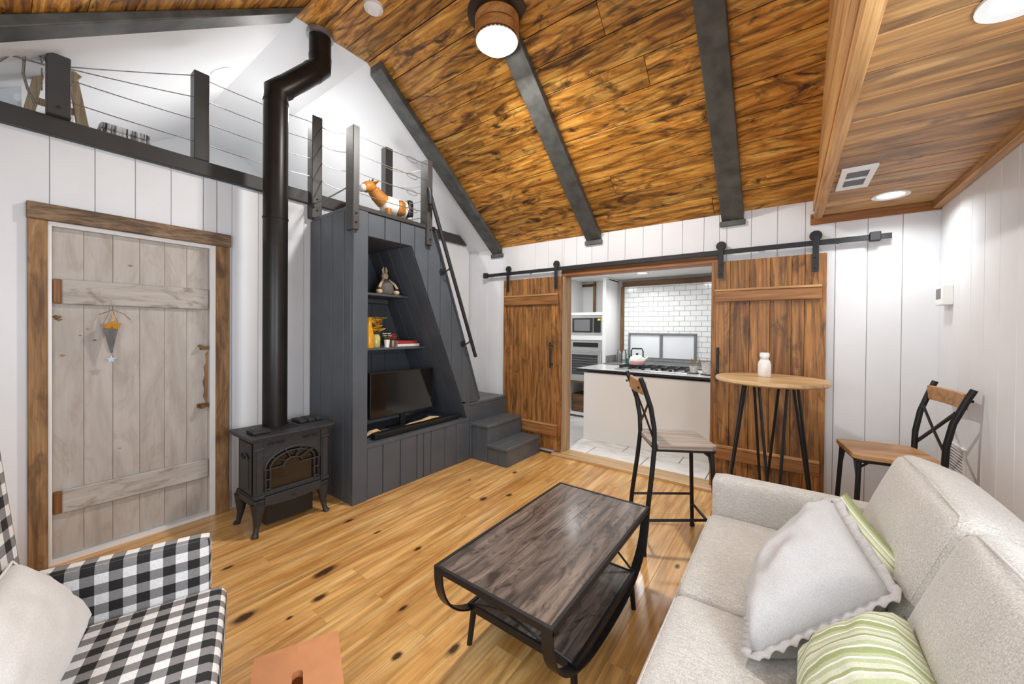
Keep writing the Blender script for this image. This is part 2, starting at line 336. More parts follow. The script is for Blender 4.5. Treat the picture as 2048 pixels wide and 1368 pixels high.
class MB:
    def __init__(s): s.v = []; s.f = []; s.uv = None
    def add(s, vs, fs):
        n = len(s.v); s.v += [tuple(v) for v in vs]; s.f += [[i+n for i in f] for f in fs]; return s
    def box(s, x0, x1, y0, y1, z0, z1):
        return s.add([(x, y, z) for x in (x0, x1) for y in (y0, y1) for z in (z0, z1)],
                     [(0, 1, 3, 2), (4, 6, 7, 5), (0, 4, 5, 1), (2, 3, 7, 6), (0, 2, 6, 4), (1, 5, 7, 3)])
    def obox(s, c, size, rot):
        h = [x/2 for x in size]; Mx = rot if isinstance(rot, Matrix) else Matrix.Rotation(rot, 3, 'Z')
        vs = [Vector(c)+Mx @ Vector((i*h[0], j*h[1], k*h[2])) for i in (-1, 1) for j in (-1, 1) for k in (-1, 1)]
        return s.add(vs, [(0, 1, 3, 2), (4, 6, 7, 5), (0, 4, 5, 1), (2, 3, 7, 6), (0, 2, 6, 4), (1, 5, 7, 3)])
    def prism(s, pts, ax, a, b):
        n = len(pts)
        def P(p, q):
            return {'x': (q, p[0], p[1]), 'y': (p[0], q, p[1]), 'z': (p[0], p[1], q)}[ax]
        return s.add([P(p, a) for p in pts]+[P(p, b) for p in pts],
                     [list(range(n)), list(range(2*n-1, n-1, -1))]+[[i, (i+1) % n, n+(i+1) % n, n+i] for i in range(n)])
    def tube(s, pts, r, n=8, closed=False, flat=1.0, upv=None):
        pts = [Vector(p) for p in pts]; k = len(pts); rr = r if isinstance(r, (list, tuple)) else [r]*k
        vs = []; fs = []; prev = None
        for i, p in enumerate(pts):
            if closed: t = pts[(i+1) % k]-pts[i-1]
            else: t = pts[min(i+1, k-1)]-pts[max(i-1, 0)]
            t.normalize()
            if prev is None:
                a = Vector(upv) if upv else (Vector((0, 0, 1)) if abs(t.z) < .9 else Vector((1, 0, 0)))
            else: a = prev
            a = (a-t*a.dot(t)).normalized(); prev = a; b = t.cross(a)
            for j in range(n):
                q = 2*PI*j/n; vs.append(p+rr[i]*(math.cos(q)*a*flat+math.sin(q)*b))
        for i in range(k if closed else k-1):
            for j in range(n):
                fs.append([i*n+j, i*n+(j+1) % n, ((i+1) % k)*n+(j+1) % n, ((i+1) % k)*n+j])
        if not closed: fs += [list(range(n))[::-1], [(k-1)*n+j for j in range(n)]]
        return s.add(vs, fs)
    def lathe(s, prof, c=(0, 0, 0), n=24, mat3=None):
        vs = []; fs = []; k = len(prof)
        for r, z in prof:
            for j in range(n):
                q = 2*PI*j/n; v = Vector((r*math.cos(q), r*math.sin(q), z))
                if mat3: v = mat3 @ v
                vs.append(v+Vector(c))
        for i in range(k-1):
            for j in range(n): fs.append([i*n+j, i*n+(j+1) % n, (i+1)*n+(j+1) % n, (i+1)*n+j])
        if prof[0] != prof[-1]: fs += [list(range(n))[::-1], [(k-1)*n+j for j in range(n)]]
        return s.add(vs, fs)
    def rbox(s, c, size, r, n=8, crown=(0, 0, 0), mat3=None, bow=0):
        h = [x/2 for x in size]; r = min(r, min(h)); key = {}; vs = []; fs = []
        def V(p):
            q = tuple(round(x, 5) for x in p)
            if q in key: return key[q]
            P = [p[i]*h[i] for i in range(3)]; inn = [max(-(h[i]-r), min(h[i]-r, P[i])) for i in range(3)]
            d = Vector([P[i]-inn[i] for i in range(3)])
            if d.length > 1e-9: d = d.normalized()*r
            out = Vector(inn)+d
            for i in range(3):
                a, b = [x for x in range(3) if x != i]
                out[i] += crown[i]*p[i]*(1-p[a]**2)*(1-p[b]**2)
            if mat3: out = mat3 @ out
            key[q] = len(vs); vs.append(out+Vector(c)); return key[q]
        def g(i):  # denser towards the edges
            u = 2*i/n-1; return math.copysign(abs(u)**.6, u) if u else 0
        for a in range(3):
            p, q = [x for x in range(3) if x != a]
            for sgn in (-1, 1):
                for i in range(n):
                    for j in range(n):
                        f = []
                        for (u, v) in ((i, j), (i+1, j), (i+1, j+1), (i, j+1)):
                            t = [0, 0, 0]; t[a] = sgn; t[p] = g(u); t[q] = g(v); f.append(V(t))
                        fs.append(f)
        return s.add(vs, fs)
    def build(s, name, mat, parent=None, smooth=40, bevel=0, loc=None):
        me = bpy.data.meshes.new(name); me.from_pydata(s.v, [], s.f)
        if s.uv:
            ul = me.uv_layers.new(name='UVMap')
            for lp in me.loops: ul.data[lp.index].uv = s.uv[lp.vertex_index]
        fix(me)
        if smooth:
            me.polygons.foreach_set('use_smooth', [True]*len(me.polygons)); me.set_sharp_from_angle(angle=R(smooth))
        me.materials.append(mat)
        o = bpy.data.objects.new(name, me); link(o, parent)
        if parent and parent.type == 'MESH': o.location = -parent.location
        if bevel:
            b = o.modifiers.new('bevel', 'BEVEL'); b.width = bevel; b.segments = 2; b.limit_method = 'ANGLE'; b.angle_limit = R(35)
        return o
def box1(name, mat, x0, x1, y0, y1, z0, z1, parent=None, bevel=.003):
    return span(name, mat, x0, x1, y0, y1, z0, z1, parent, bevel)
def thing(name, label, cat, loc=(0, 0, 0), rz=0, group=None):
    o = bpy.data.objects.new(name, None); o.empty_display_size = .05; COL.objects.link(o)
    o.location = loc; o.rotation_euler = (0, 0, rz); o['label'] = label; o['category'] = cat
    if group: o['group'] = group
    return o
def tag(o, label, cat, group=None):
    o['label'] = label; o['category'] = cat
    if group: o['group'] = group
    return o
def struct(name, label=None):
    o = bpy.data.objects.new(name, None); o.empty_display_size = .05; COL.objects.link(o); o['kind'] = 'structure'
    if label: o['label'] = label
    return o
def st(o, label=None):
    o['kind'] = 'structure'
    if label: o['label'] = label
    return o

# ================================================================== the room
XA, XC, YB, YD = -3.5, .835, 3.8, -.62
ZC, YR, YL = 3.82, 1.98, 1.36              # flat strip of the ceiling and its two creases
KR = (ZC-2.45)/(YB-YR); KL = .715          # pitch of the two slopes
zr = lambda y: 2.45+(YB-y)*KR
zl = lambda y: ZC-(YL-y)*KL

# ---- floor
fl = st(span('floor', floor_wood, XA-.1, XC+.1, YD-.1, 3.95, -.08, -.022), 'honey pine plank floor')
pw = .1445; nx = 30
for i in range(nx):
    x0 = XA+i*pw; x1 = x0+pw
    cuts = [YD-.02]+sorted(random.uniform(.3+1.7*k, 1.9+1.7*k) for k in range(random.choice((1, 1, 2))))+[3.74]
    for a, b in zip(cuts, cuts[1:]):
        if b-a > .02: span('plank', floor_wood, x0+.0005, x1-.0005, a, b-.0006, -.022, 0, fl, .0006)

# ---- left wall (white upright boards, plank door)
wl = MB()
wl.box(XA-.12, XA-.016, YD, .16, 0, 2.53); wl.box(XA-.12, XA-.016, .16, .975, 2.03, 2.53); wl.box(XA-.12, XA-.016, .975, YB+.13, 0, 2.53)
wl = st(wl.build('wall_left', groove_white, smooth=0), 'white board wall with the grey plank door')
ys = [round(.18*k, 4) for k in range(-4, 22)]
for a, b in zip(ys, ys[1:]):
    a2, b2 = max(a, YD), min(b, YB)
    if b2-a2 < .02: continue
    z0 = 0
    if a >= .17 and b <= .91: z0 = 2.05
    if abs(a-.9) < .01: a2 = .985
    span('board', wall_white, XA-.016, XA, a2+.0012, b2-.0012, z0, 2.53, wl, .0028)
    if abs(a-.9) < .01: span('board', wall_white, XA-.016, XA, .903, .98, 2.05, 2.53, wl, .003)

# ---- back wall (sliding doors)
OX0, OX1, OZ = -2.06, -.50, 2.03
wb = MB()
wb.box(XA-.1, OX0, YB+.016, YB+.13, 0, 2.55); wb.box(OX0, OX1, YB+.016, YB+.13, OZ+.03, 2.55); wb.box(OX1, XC, YB+.016, YB+.13, 0, 2.55)
wb = st(wb.build('wall_back', groove_white, smooth=0), 'white board wall with the kitchen opening')
xs = [.1055-.1826*k for k in range(20, -1, -1)]+[.1055+.1826*k for k in range(1, 5)]
xs = [x for x in xs if XA < x < XC-.02]; xs = [XA-.014]+xs+[XC]
for a, b in zip(xs, xs[1:]):
    segs = [(a, b, 0)]
    if b > OX0 and a < OX1:
        segs = [(max(a, OX0), min(b, OX1), OZ+.03)]
        if a < OX0: segs.append((a, OX0, 0))
        if b > OX1: segs.append((OX1, b, 0))
    for p, q, z0 in segs:
        if q-p > .012: span('board', wall_white, p+.0012, q-(.0012 if q < XC-.001 else -.012), YB, YB+.016, z0, 2.46, wb, .0028)

# ---- right wall
wc = MB()
wc.box(XC+.016, XC+.12, ADDED_WINC[1], YB+.13, 0, 2.5); wc.box(XC+.016, XC+.12, YD, ADDED_WINC[0], 0, 2.5); wc.box(XC+.016, XC+.12, ADDED_WINC[0], ADDED_WINC[1], 0, 1.0); wc.box(XC+.016, XC+.12, ADDED_WINC[0], ADDED_WINC[1], 2.1, 2.5)
wc = st(wc.build('wall_right', groove_white, smooth=0), 'white board wall with the thermostat')
ys = [3.62-.18*k for k in range(24, -1, -1)]+[YB]
for a, b in zip(ys, ys[1:]):
    if b < YD+.03: continue
    for z0, z1 in (((0, 1.0), (2.1, 2.36)) if a < ADDED_WINC[1] and b > ADDED_WINC[0] else ((0, 2.36),)):
        span('board', wall_white, XC, XC+.016, max(a, YD)+.0012, b-.0012, z0, z1, wc, .0028)
fr = MB()
for y0, y1, z0, z1 in ((ADDED_WINC[0], ADDED_WINC[0]+.05, 1, 2.1), (ADDED_WINC[1]-.05, ADDED_WINC[1], 1, 2.1), (*ADDED_WINC, 1, 1.05), (*ADDED_WINC, 2.05, 2.1), (.53, .57, 1, 2.1)): fr.box(XC+.02, XC+.06, y0, y1, z0, z1)
st(fr.build('window_4', jamb_white, smooth=0))  # frame of the added window above the sofa

# ---- wall behind the camera, with a window added to light the room
wd = MB(); e = XA-.12
for a, b in ((e, WIN[0][0]), (WIN[0][1], XC+.12)): wd.box(a, b, YD-.12, YD, 0, 2.62)
for a, b in WIN: wd.box(a, b, YD-.12, YD, 0, .9); wd.box(a, b, YD-.12, YD, 2.2, 2.62)
st(wd.build('wall_front', dry_white, smooth=0), 'white wall behind the viewer with one window')
for i, (a, b) in enumerate(WIN):
    fr = MB()
    for p, q, r_, s_ in ((a, a+.05, .9, 2.2), (b-.05, b, .9, 2.2), (a, b, .9, .95), (a, b, 2.15, 2.2), ((a+b)/2-.02, (a+b)/2+.02, .9, 2.2)):
        fr.box(p, q, YD-.06, YD-.02, r_, s_)
    st(fr.build('window_%d' % (i+1), jamb_white, smooth=0))  # frame of the unseen window added for its light

# ---- timber ceiling: two slopes and the flat strip between them
th_r = math.atan(KR); th_l = math.atan(KL); LR = (YB-YR)/math.cos(th_r); LL = (YL-YD)/math.cos(th_l)
cl = MB()
cl.prism([(YB+.13, zr(YB+.13)+.035), (YR, ZC+.035), (YL, ZC+.035), (YD-.1, zl(YD-.1)+.035), (YD-.1, zl(YD-.1)+.14), (YL, ZC+.14), (YR, ZC+.14), (YB+.13, zr(YB+.13)+.14)], 'x', -3.095, XC+.1)
cl = st(cl.build('ceiling', dark_paint, smooth=0), 'stained pine plank ceiling with iron rafters')
XE = -3.1
def lay(n, wid, place, rot):
    for i in range(n):
        cuts = [XE]+([random.uniform(-2.5, -.4)] if random.random() < .6 else [])+[.2]
        for a, b in zip(cuts, cuts[1:]):
            board('plank', ceil_wood, ((a+b)/2, *place((i+.5)*wid)), (b-a-.003, wid-.005, .026), cl, .002, rot)
n = 11; lay(n, LR/n, lambda s: (YB-s*math.cos(th_r)+.016*math.sin(th_r), 2.45+s*math.sin(th_r)+.016*math.cos(th_r)), (-th_r, 0, 0))
n = 3; lay(n, (YR-YL)/n, lambda s: (YL+s, ZC+.016), (0, 0, 0))
n = 11; lay(n, LL/n, lambda s: (YL-s*math.cos(th_l)-.016*math.sin(th_l), ZC-s*math.sin(th_l)+.016*math.cos(th_l)), (th_l, 0, 0))
for x0, x1 in ((-3.1, -2.935), (-1.78, -1.61), (-.483, -.315)):
    b = MB(); d = .075
    b.prism([(YB-.01, zr(YB-.01)), (YR+.03, zr(YR+.03)), (YR+.03, zr(YR+.03)-d), (YB-.01, zr(YB-.01)-d)], 'x', x0, x1)
    rb = b.build('rafter', beam_iron, cl, smooth=0, bevel=.006)
    span('end_cap', beam_iron, x0-.012, x1+.012, YB-.03, YB, zr(YB)-d-.035, zr(YB)-d+.01, rb, .003)
b = MB(); d = .075
b.prism([(YL+.0, ZC-.005), (YD, zl(YD)), (YD, zl(YD)-d), (YL-.04, zl(YL)-d)], 'x', -3.1, -2.935)
b.build('rafter', beam_iron, cl, smooth=0, bevel=.006)

# ---- lowered soffit along the right wall
ZS = 2.316; SX = .155
sf = st(span('ceiling_soffit', groove_white, SX+.03, XC+.1, YD, YB, ZS+.03, ZS+.05), 'lowered oak plank soffit along the right wall')
ys = [YB-.06]; 
while ys[-1] > YD: ys.append(ys[-1]-random.choice((.19, .21, .23)))
for a, b in zip(ys[1:], ys): span('plank', soffit_wood, SX+.05, XC, a+.0035, b-.0035, ZS, ZS+.03, sf, .003)
b = MB(); b.prism([(YB, 2.36), (YB, zr(YB)+.02), (YR, ZC+.02), (YL, ZC+.02), (YD, zl(YD)+.02), (YD, 2.36)], 'x', SX+.012, SX+.03)
b.build('side_panel', trim_wood_y, sf, smooth=0)
span('edge_board', trim_wood_y, SX-.006, SX+.011, YD, YB-.03, ZS+.045, ZS+.14, sf, .003)
st(span('trim_1', trim_wood_y, SX, SX+.05, YD, YB-.02, ZS-.016, ZS+.04, None, .004), 'pale oak edge board of the soffit')
st(span('trim_2', trim_wood_y, XC-.045, XC, YD, YB-.02, ZS-.045, ZS+.01, None, .004), 'oak moulding along the right wall')
st(span('trim_3', trim_wood_x, SX-.02, XC, YB-.02, YB-.001, ZS-.055, ZS+.03, None, .004), 'oak moulding where soffit meets back wall')

# ---- loft shell beyond the left wall
lc = MB(); XL = -6.2
lc.prism([(YB+.13, zr(YB+.13)), (YR, ZC), (YL, ZC), (YD-.1, zl(YD-.1)), (YD-.1, zl(YD-.1)+.12), (YL, ZC+.12), (YR, ZC+.12), (YB+.13, zr(YB+.13)+.12)], 'x', XL, -3.1)
st(lc.build('ceiling_loft', dry_white, smooth=0), 'white loft ceiling')
st(span('floor_loft', dry_white, XL, XA-.02, YD, YB+.1, 2.46, 2.6), 'loft floor')
st(span('wall_loft', dry_white, XL-.1, XL, YD-.1, YB+.2, 2.46, 4.1), 'white end wall of the loft')
b = MB(); b.prism([(YD, 2.6), (.09, 2.6), (.09, zl(.09)+.01), (YD, zl(YD)+.01)], 'x', -3.95, -3.88)
st(b.build('wall_knee', dry_white, smooth=0), 'pale knee wall of the loft')
span('recess_panel', plain('warm_grey_panel', srgb(206, 198, 194), .6, nscale=3, namt=.03), -4.5, -4.46, .08, .35, 2.93, 3.12)['kind'] = 'structure'
bpy.data.objects['recess_panel'].name = 'trim_8'
rim = st(span('trim_4', dark_paint, XA, XA+.042, YD, YB-.002, 2.53, 2.637, None, .004), 'dark rim board of the loft')

# ---- door in the left wall
d1 = struct('door_1', 'weathered grey plank door with battens')
for k, (a, b) in enumerate(((.19, .315), (.315, .44), (.44, .565), (.565, .69), (.69, .81), (.81, .935))):
    span('plank', door_paint, XA-.06, XA-.022+random.uniform(-.0008, .0008), a+.0006, b-.0006, .03, 2.005, d1, .0012)
for z0, z1 in ((1.548, 1.70), (.292, .43)):
    bt = span('batten', door_batten, XA-.022, XA+.004, .225, .932, z0, z1, d1, .006)
    span('worn_end', bare_wood, XA-.022, XA+.002, .192, .224, z0+.004, z1-.002, d1, .004)
lt = MB(); lt.box(XA-.022, XA+.012, .87, .93, .825, .85); lt.tube([(XA-.01, .888, .837), (XA+.035, .888, .837)], .012, 10)
lt.tube([(XA+.035, .888, .837), (XA+.05, .888, .837)], [.02, .014], 10)
lt.build('latch', brass, d1)
lt = MB(); lt.box(XA-.022, XA+.008, .885, .93, 1.25, 1.275); lt.tube([(XA-.01, .88, 1.28), (XA+.03, .88, 1.28)], .01, 8); lt.build('thumb_latch', brass, d1)
wp = MB(); wp.prism([(.933, .82), (.933, 1.24), (.918, 1.22), (.922, 1.15), (.908, 1.12), (.916, 1.06), (.902, 1.01), (.912, .95), (.905, .9), (.92, .86)], 'x', XA-.0222, XA-.0206)
wp.build('worn_patch', case_wood_z, d1, smooth=0)
for (y, z, s_) in ((.205, 1.47, .02), (.215, 1.455, .014), (.33, 1.40, .008), (.36, 1.33, .01), (.30, 1.36, .007), (.52, 1.82, .012), (.23, 1.24, .012), (.47, .62, .007), (.70, .5, .006)):
    wp = MB(); wp.prism([(y+s_*(1.2+.5*math.sin(k*2.3))*math.cos(k*PI/4), z+s_*.5*(1+.4*math.cos(k*3.1))*math.sin(k*PI/4)) for k in range(8)], 'x', XA-.0222, XA-.0208)
    wp.build('paint_chip', case_wood_z, d1, smooth=0)
fr = MB()
fr.box(XA-.1, XA+.012, .172, .188, .022, 2.006); fr.box(XA-.1, XA+.012, .938, .972, .022, 2.006); fr.box(XA-.1, XA+.012, .172, .972, 2.006, 2.03); fr.box(XA-.1, XA+.012, .172, .972, 0, .022)
fr.build('jamb', jamb_white, d1, smooth=0)
st(span('trim_5', case_wood_z, XA, XA+.035, .098, .172, 0, 2.03, None, .005), 'reclaimed wood casing left of the grey door')
st(span('trim_6', case_wood_z, XA, XA+.035, .972, 1.055, 0, 2.03, None, .005), 'reclaimed wood casing right of the grey door')
st(span('trim_7', case_wood_y, XA, XA+.045, .095, 1.062, 2.03, 2.125, None, .005), 'reclaimed wood header over the grey door')

# ---- opening to the kitchen
op = struct('door_2', 'timber frame of the kitchen opening')
span('jamb', thresh_z, OX0-.004, OX0+.022, YB-.005, YB+.15, 0, OZ, op, .003)
span('jamb', kit_wood, OX1-.022, OX1+.004, YB-.005, YB+.15, 0, OZ, op, .003)
span('header', trim_wood_x, OX0-.02, OX1+.02, YB-.012, YB+.15, OZ, OZ+.045, op, .003)
span('header_face', kit_wood_x, OX0-.02, OX1+.02, YB-.02, YB-.001, OZ+.03, OZ+.11, op, .003)
span('threshold', thresh_wood, OX0-.09, OX1+.1, 3.70, 3.93, -.005, .03, op, .006)

# ---- kitchen shell
KX0, KX1, KY0, KY1, KZ, KF = -3.05, .9, YB+.13, 6.0, 2.24, .022
kf = st(span('floor_kitchen', floor_grout, KX0, KX1, KY0, KY1, -.06, KF-.003), 'marble tile floor of the kitchen')
for i in range(7):
    y0 = 3.93+i*.305
    for j in range(7):
        x0 = KX0+j*.61-(.3 if i % 2 else 0)
        a, b = max(KX0, x0), min(KX1, x0+.61)
        if b-a > .05: span('tile', marble_m, a+.005, b-.005, y0+.005, y0+.30, KF-.004, KF+.004, kf, .001)
st(span('ceiling_kitchen', kit_white, KX0, KX1, KY0, KY1+.1, KZ, KZ+.05), 'white kitchen ceiling')
st(span('wall_kitchen_left', kit_white, KX0-.1, KX0, KY0, KY1+.1, 0, KZ), 'white kitchen side wall')
st(span('wall_kitchen_right', kit_white, KX1, KX1+.1, KY0, KY1+.1, 0, KZ), 'white kitchen side wall on the right')
kb = st(span('wall_kitchen_back', grout, KX0, KX1, KY1, KY1+.1, 0, KZ), 'white subway tile wall of the kitchen')
tw, thh = .152, .0762; z = .955; row = 0
while z < 2.12:
    x = -2.14-(tw/2 if row % 2 else 0)
    while x < -.4:
        a, b = max(x, -2.14), x+tw; zz = min(z+thh, 2.125)
        if b-a > .03 and not (a > -2.06 and b < -1.06 and z > .98 and zz < 1.38):
            span('tile', tile_white, a+.0025, b-.0025, KY1-.009, KY1, z+.0025, zz-.0025, kb, .002)
        x += tw
    z += thh; row += 1
span('beam', kit_wood_x, -2.16, -.4, KY1-.05, KY1, 2.125, 2.2, kb, .003)
span('upright', kit_wood, -2.19, -2.145, KY1-.03, KY1, .95, 2.125, kb, .003)
w3 = struct('window_3', 'two pane grey framed window in the tile wall')
for a, b in ((-2.055, -2.03), (-1.575, -1.535), (-1.095, -1.062)): span('frame_stile', vent_grey, a, b, KY1-.04, KY1, .985, 1.38, w3, .003)
for a, b in ((.985, 1.005), (1.355, 1.382)): span('frame_rail', vent_grey, -2.055, -1.062, KY1-.045, KY1, a, b, w3, .003)
for a, b in ((-2.03, -1.575), (-1.535, -1.095)): span('pane', pane, a, b, KY1-.02, KY1-.012, 1.0, 1.36, w3, .001)

# ================================================================== sliding doors and rail
def barn_door(label, x0, x1, grooves, bat_up, bat_lo, hang, handle_x, pale):
    t = thing('barn_door', label, 'sliding door', ((x0+x1)/2, 3.765, .045)); ox, oy, oz = t.location
    def sp(name, mat, a, b, c, d, e, f, par=t, ch=.003): return span(name, mat, a-ox, b-ox, c-oy, d-oy, e-oz, f-oz, par, ch)
    for a, b in zip(grooves, grooves[1:]): sp('plank', barn_wood, a+.001, b-.001, 3.748+random.uniform(0, .002), 3.785, .045, 2.03)
    for (z0, z1) in (bat_up, bat_lo):
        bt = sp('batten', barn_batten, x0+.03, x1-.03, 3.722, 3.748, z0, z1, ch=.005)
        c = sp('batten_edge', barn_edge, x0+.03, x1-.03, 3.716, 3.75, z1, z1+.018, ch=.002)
    for hx in hang:
        m = MB(); m.box(hx-.02-ox, hx+.02-ox, 3.738-oy-.012, 3.738-oy-.006, 1.885-oz, 2.17-oz); s_ = m.build('hanger_strap', hard_black, t, smooth=0, bevel=.002)
        m = MB(); rot = Matrix.Rotation(R(90), 3, 'X')
        m.lathe([(.0, -.012), (.036, -.012), (.04, -.006), (.04, .006), (.036, .012), (0, .012)], (hx-ox, 3.742-oy, 2.165-oz), 20, rot); m.build('wheel', hard_black, s_)
        for bz in (1.92, 2.0):
            m = MB(); m.lathe([(0, 0), (.009, 0), (.009, .007), (.004, .01), (0, .01)], (hx-ox, 3.727-oy, bz-oz), 6, rot); m.build('bolt', hard_black, s_)
    m = MB(); m.tube([(handle_x-ox, 3.69-oy, 1.28-oz), (handle_x-ox, 3.69-oy, .99-oz)], .011, 10)
    for hz in (1.24, 1.03): m.tube([(handle_x-ox, 3.69-oy, hz-oz), (handle_x-ox, 3.75-oy, hz-oz)], .008, 8)
    m.build('handle', hard_black, t)
    return t
barn_door('narrow-planked brown sliding door beside the grey stair steps', -2.88, -2.062, [-2.88, -2.74, -2.60, -2.45, -2.318, -2.19, -2.062], (1.713, 1.815), (.214, .325), (-2.80, -2.123), -2.165, False)
barn_door('brown sliding plank door behind the round bar table', -.552, .238, [-.552, -.405, -.263, -.12, .022, .105, .238], (1.675, 1.768), (.305, .405), (-.478, .167), -.488, True)
t = thing('barn_door_rail', 'long black flat steel rail above both sliding doors', 'door rail', (-1.3, YB, 2.08))
span('bar', hard_black, -3.185+1.3, .588+1.3, -.062, -.054, .01, .05, t, .001)
for x in (-3.1, -2.5, -1.85, -1.3, -.75, -.2, .3, .52):
    m = MB(); m.lathe([(.014, 0), (.014, .055)], (x+1.3, 0, .03), 10, Matrix.Rotation(R(90), 3, 'X')); m.build('standoff', hard_black, t)
for x in (-3.165, .5): span('door_stop', hard_black, x-.03+1.3, x+.03+1.3, -.085, -.04, .0, .065, t, .004)

# ================================================================== loft railing
t = thing('loft_railing', 'dark post and steel cable railing along the loft edge', 'railing', (-3.45, 1.7, 2.2)); ox, oy, oz = t.location
def post(x0, x1, y0, y1, z0, z1):
    p = span('post', post_paint, x0-ox, x1-ox, y0-oy, y1-oy, z0-oz, z1-oz, t, .004)
    return p
post(-3.52, -3.41, .165, .257, 2.637, 2.985)
post(-3.55, -3.455, .835, .925, 2.637, 3.27)
post(-3.498, -3.41, 1.645, 1.735, 2.40, 3.31)
post(-2.86, -2.752, 1.642, 1.697, 2.2, 3.015)
post(-2.86, -2.752, 2.398, 2.458, 2.215, 3.02)
post(-3.50, -3.42, 2.405, 2.495, 2.637, 3.33)
def cable(pts, r=.0032): 
    m = MB(); m.tube([(p[0]-ox, p[1]-oy, p[2]-oz) for p in pts], r, 6); return m.build('cable', cable_steel, t)
P1 = (2.955, 2.945, 2.88, 2.75); P2 = (3.235, 3.08, 2.92, 2.762); P3 = (3.25, 3.09, 2.925, 2.768); P4 = (2.97, 2.82, 2.67, 2.51)
def sag(a, b, s=.012):
    return [tuple(a[i]+(b[i]-a[i])*k/4 - (s*4*(k/4)*(1-k/4) if i == 2 else 0) for i in range(3)) for k in range(5)]
for i in range(4):
    cable(sag((-3.46, .25, P1[i]), (-3.478, .84, P2[i]), .004))
    cable(sag((-3.478, .92, P2[i]), (-3.44, 1.65, P3[i])))
    cable(sag((-3.434, 1.73, P3[i]-.01), (-2.83, 1.66, P4[i]), .02))
    cable(sag((-2.80, 1.69, P4[i]), (-2.80, 2.40, P4[i]+.02), .01))
    # loose loop ends near the stair post
    yl_, zl_ = 2.25, P4[i]+.0
    cable([(-2.80, yl_+.06*math.cos(q), zl_+.022*math.sin(q)) for q in [k*PI/6 for k in range(13)]], .0026)
    cable(sag((-3.46, 2.41, P3[i]-.12), (-2.82, 2.42, P4[i]-.02), .05))
for z0, sg in ((2.93, 1), (2.86, -1), (2.78, 1)):
    m = MB(); m.tube([(-3.44-ox+.02*math.cos(q), .15-oy, z0-oz+.02*math.sin(q)) for q in [k*PI/5 for k in range(10)]], .003, 6, True); m.build('cable_loop', cable_steel, t)
cable([(-3.44, .16, 2.95), (-3.44, .12, 2.95), (-3.44, .09, 2.92), (-3.44, .085, 2.82), (-3.44, .10, 2.74), (-3.44, .13, 2.66)], .006)
cable([(-3.42, .16, 2.90), (-3.42, .07, 2.89), (-3.42, .04, 2.885), (-3.42, .005, 2.83)], .005)
m = MB(); m.tube([(-3.40-ox, 1.66-oy, 2.515-oz), (-3.1-ox, 1.66-oy, 2.53-oz), (-2.86-ox, 1.66-oy, 2.55-oz)], .006, 6); m.tube([(-3.40-ox+.02*math.cos(q), 1.66-oy, 2.51-oz+.02*math.sin(q)) for q in [k*PI/5 for k in range(10)]], .005, 6, True)
m.build('cable', cable_steel, t)
for (x, y, z) in ((-3.409, 1.69, 2.47), (-3.409, 1.69, 2.57), (-2.751, 1.67, 2.26), (-2.751, 1.67, 2.33), (-2.751, 2.43, 2.27), (-2.751, 2.43, 2.36), (-3.409, .21, 2.68)):
    m = MB(); m.lathe([(0, 0), (.008, 0), (.008, .006), (0, .008)], (x-ox, y-oy, z-oz), 8, Matrix.Rotation(R(90), 3, 'Y')); m.build('bolt', black_metal, t)

# ================================================================== slate built-in
BX = -2.79
t = thing('built_in_shelving', 'slate grey built-in shelving with slanted niche below the loft', 'shelving', (-3.1, 2.3, 0)); ox, oy, oz = t.location
def bsp(name, mat, a, b, c, d, e, f, par=t, ch=.003): return span(name, mat, a-ox, b-ox, c-oy, d-oy, e, f, par, ch)
nz = lambda y: 2.178-(y-2.246)*(1.723/.761)          # slanted right edge of the niche
zo = lambda y: 2.37-(y-2.51)*(1.74/.68)              # outer slant
def fprism(name, pts, x0, x1, mat=slate):
    m = MB(); m.prism([(p[0]-oy, p[1]) for p in pts], 'x', x0-ox, x1-ox); return m.build(name, mat, t, smooth=0, bevel=.003)
bsp('stile', slate, BX-.03, BX+.012, 1.665, 1.793, 0, 2.37)
base = [1.797, 1.953, 2.134, 2.321, 2.402, 2.494, 2.68, 2.845, 3.05]
for a, b in zip(base, base[1:]): bsp('base_plank', slate, BX-.02, BX, a+.0035, b-.0035, 0, .44)
cols = [1.797, 1.96, 2.12, 2.28, 2.44, 2.60, 2.76, 2.92, 3.06, 3.19]
for a, b in zip(cols, cols[1:]):
    a += .0035; b -= .0035
    brk = sorted({a, b} | {y for y in (2.246, 2.51, 3.007) if a < y < b})
    lo = [(y, 2.178 if y <= 2.246 else (max(nz(y), .62) if y <= 3.007 else .62)) for y in brk]
    hi = [(y, 2.37 if y <= 2.51 else max(zo(y), .63)) for y in reversed(brk)]
    fprism('face_plank', lo+hi, BX-.02, BX)
fprism('face_plank', [(3.0, .455), (3.05, .455), (3.05, .62), (2.935, .62)], BX-.02, BX)
for a, b in ((-3.48, -3.30), (-3.30, -3.11), (-3.11, -2.92), (-2.92, -2.82)): bsp('side_plank', slate, a+.0035, b-.0035, 1.667, 1.685, 0, 2.37)
bsp('inner_side', slate, -3.48, BX-.03, 1.78, 1.793, .455, 2.178)
for k in range(9):
    a = 1.793+k*.165; b = min(a+.16, 3.06); 
    if b > a: bsp('back_plank', slate, -3.49, -3.472, a, b, .40, 2.2)
bsp('niche_floor', slate, -3.48, BX+.005, 1.793, 3.04, .425, .455)
bsp('niche_ceiling', slate, -3.48, BX-.02, 1.793, 2.26, 2.178, 2.2)
dsl = Vector((.761, -1.723)).normalized(); nsl = Vector((1.723, .761)).normalized()
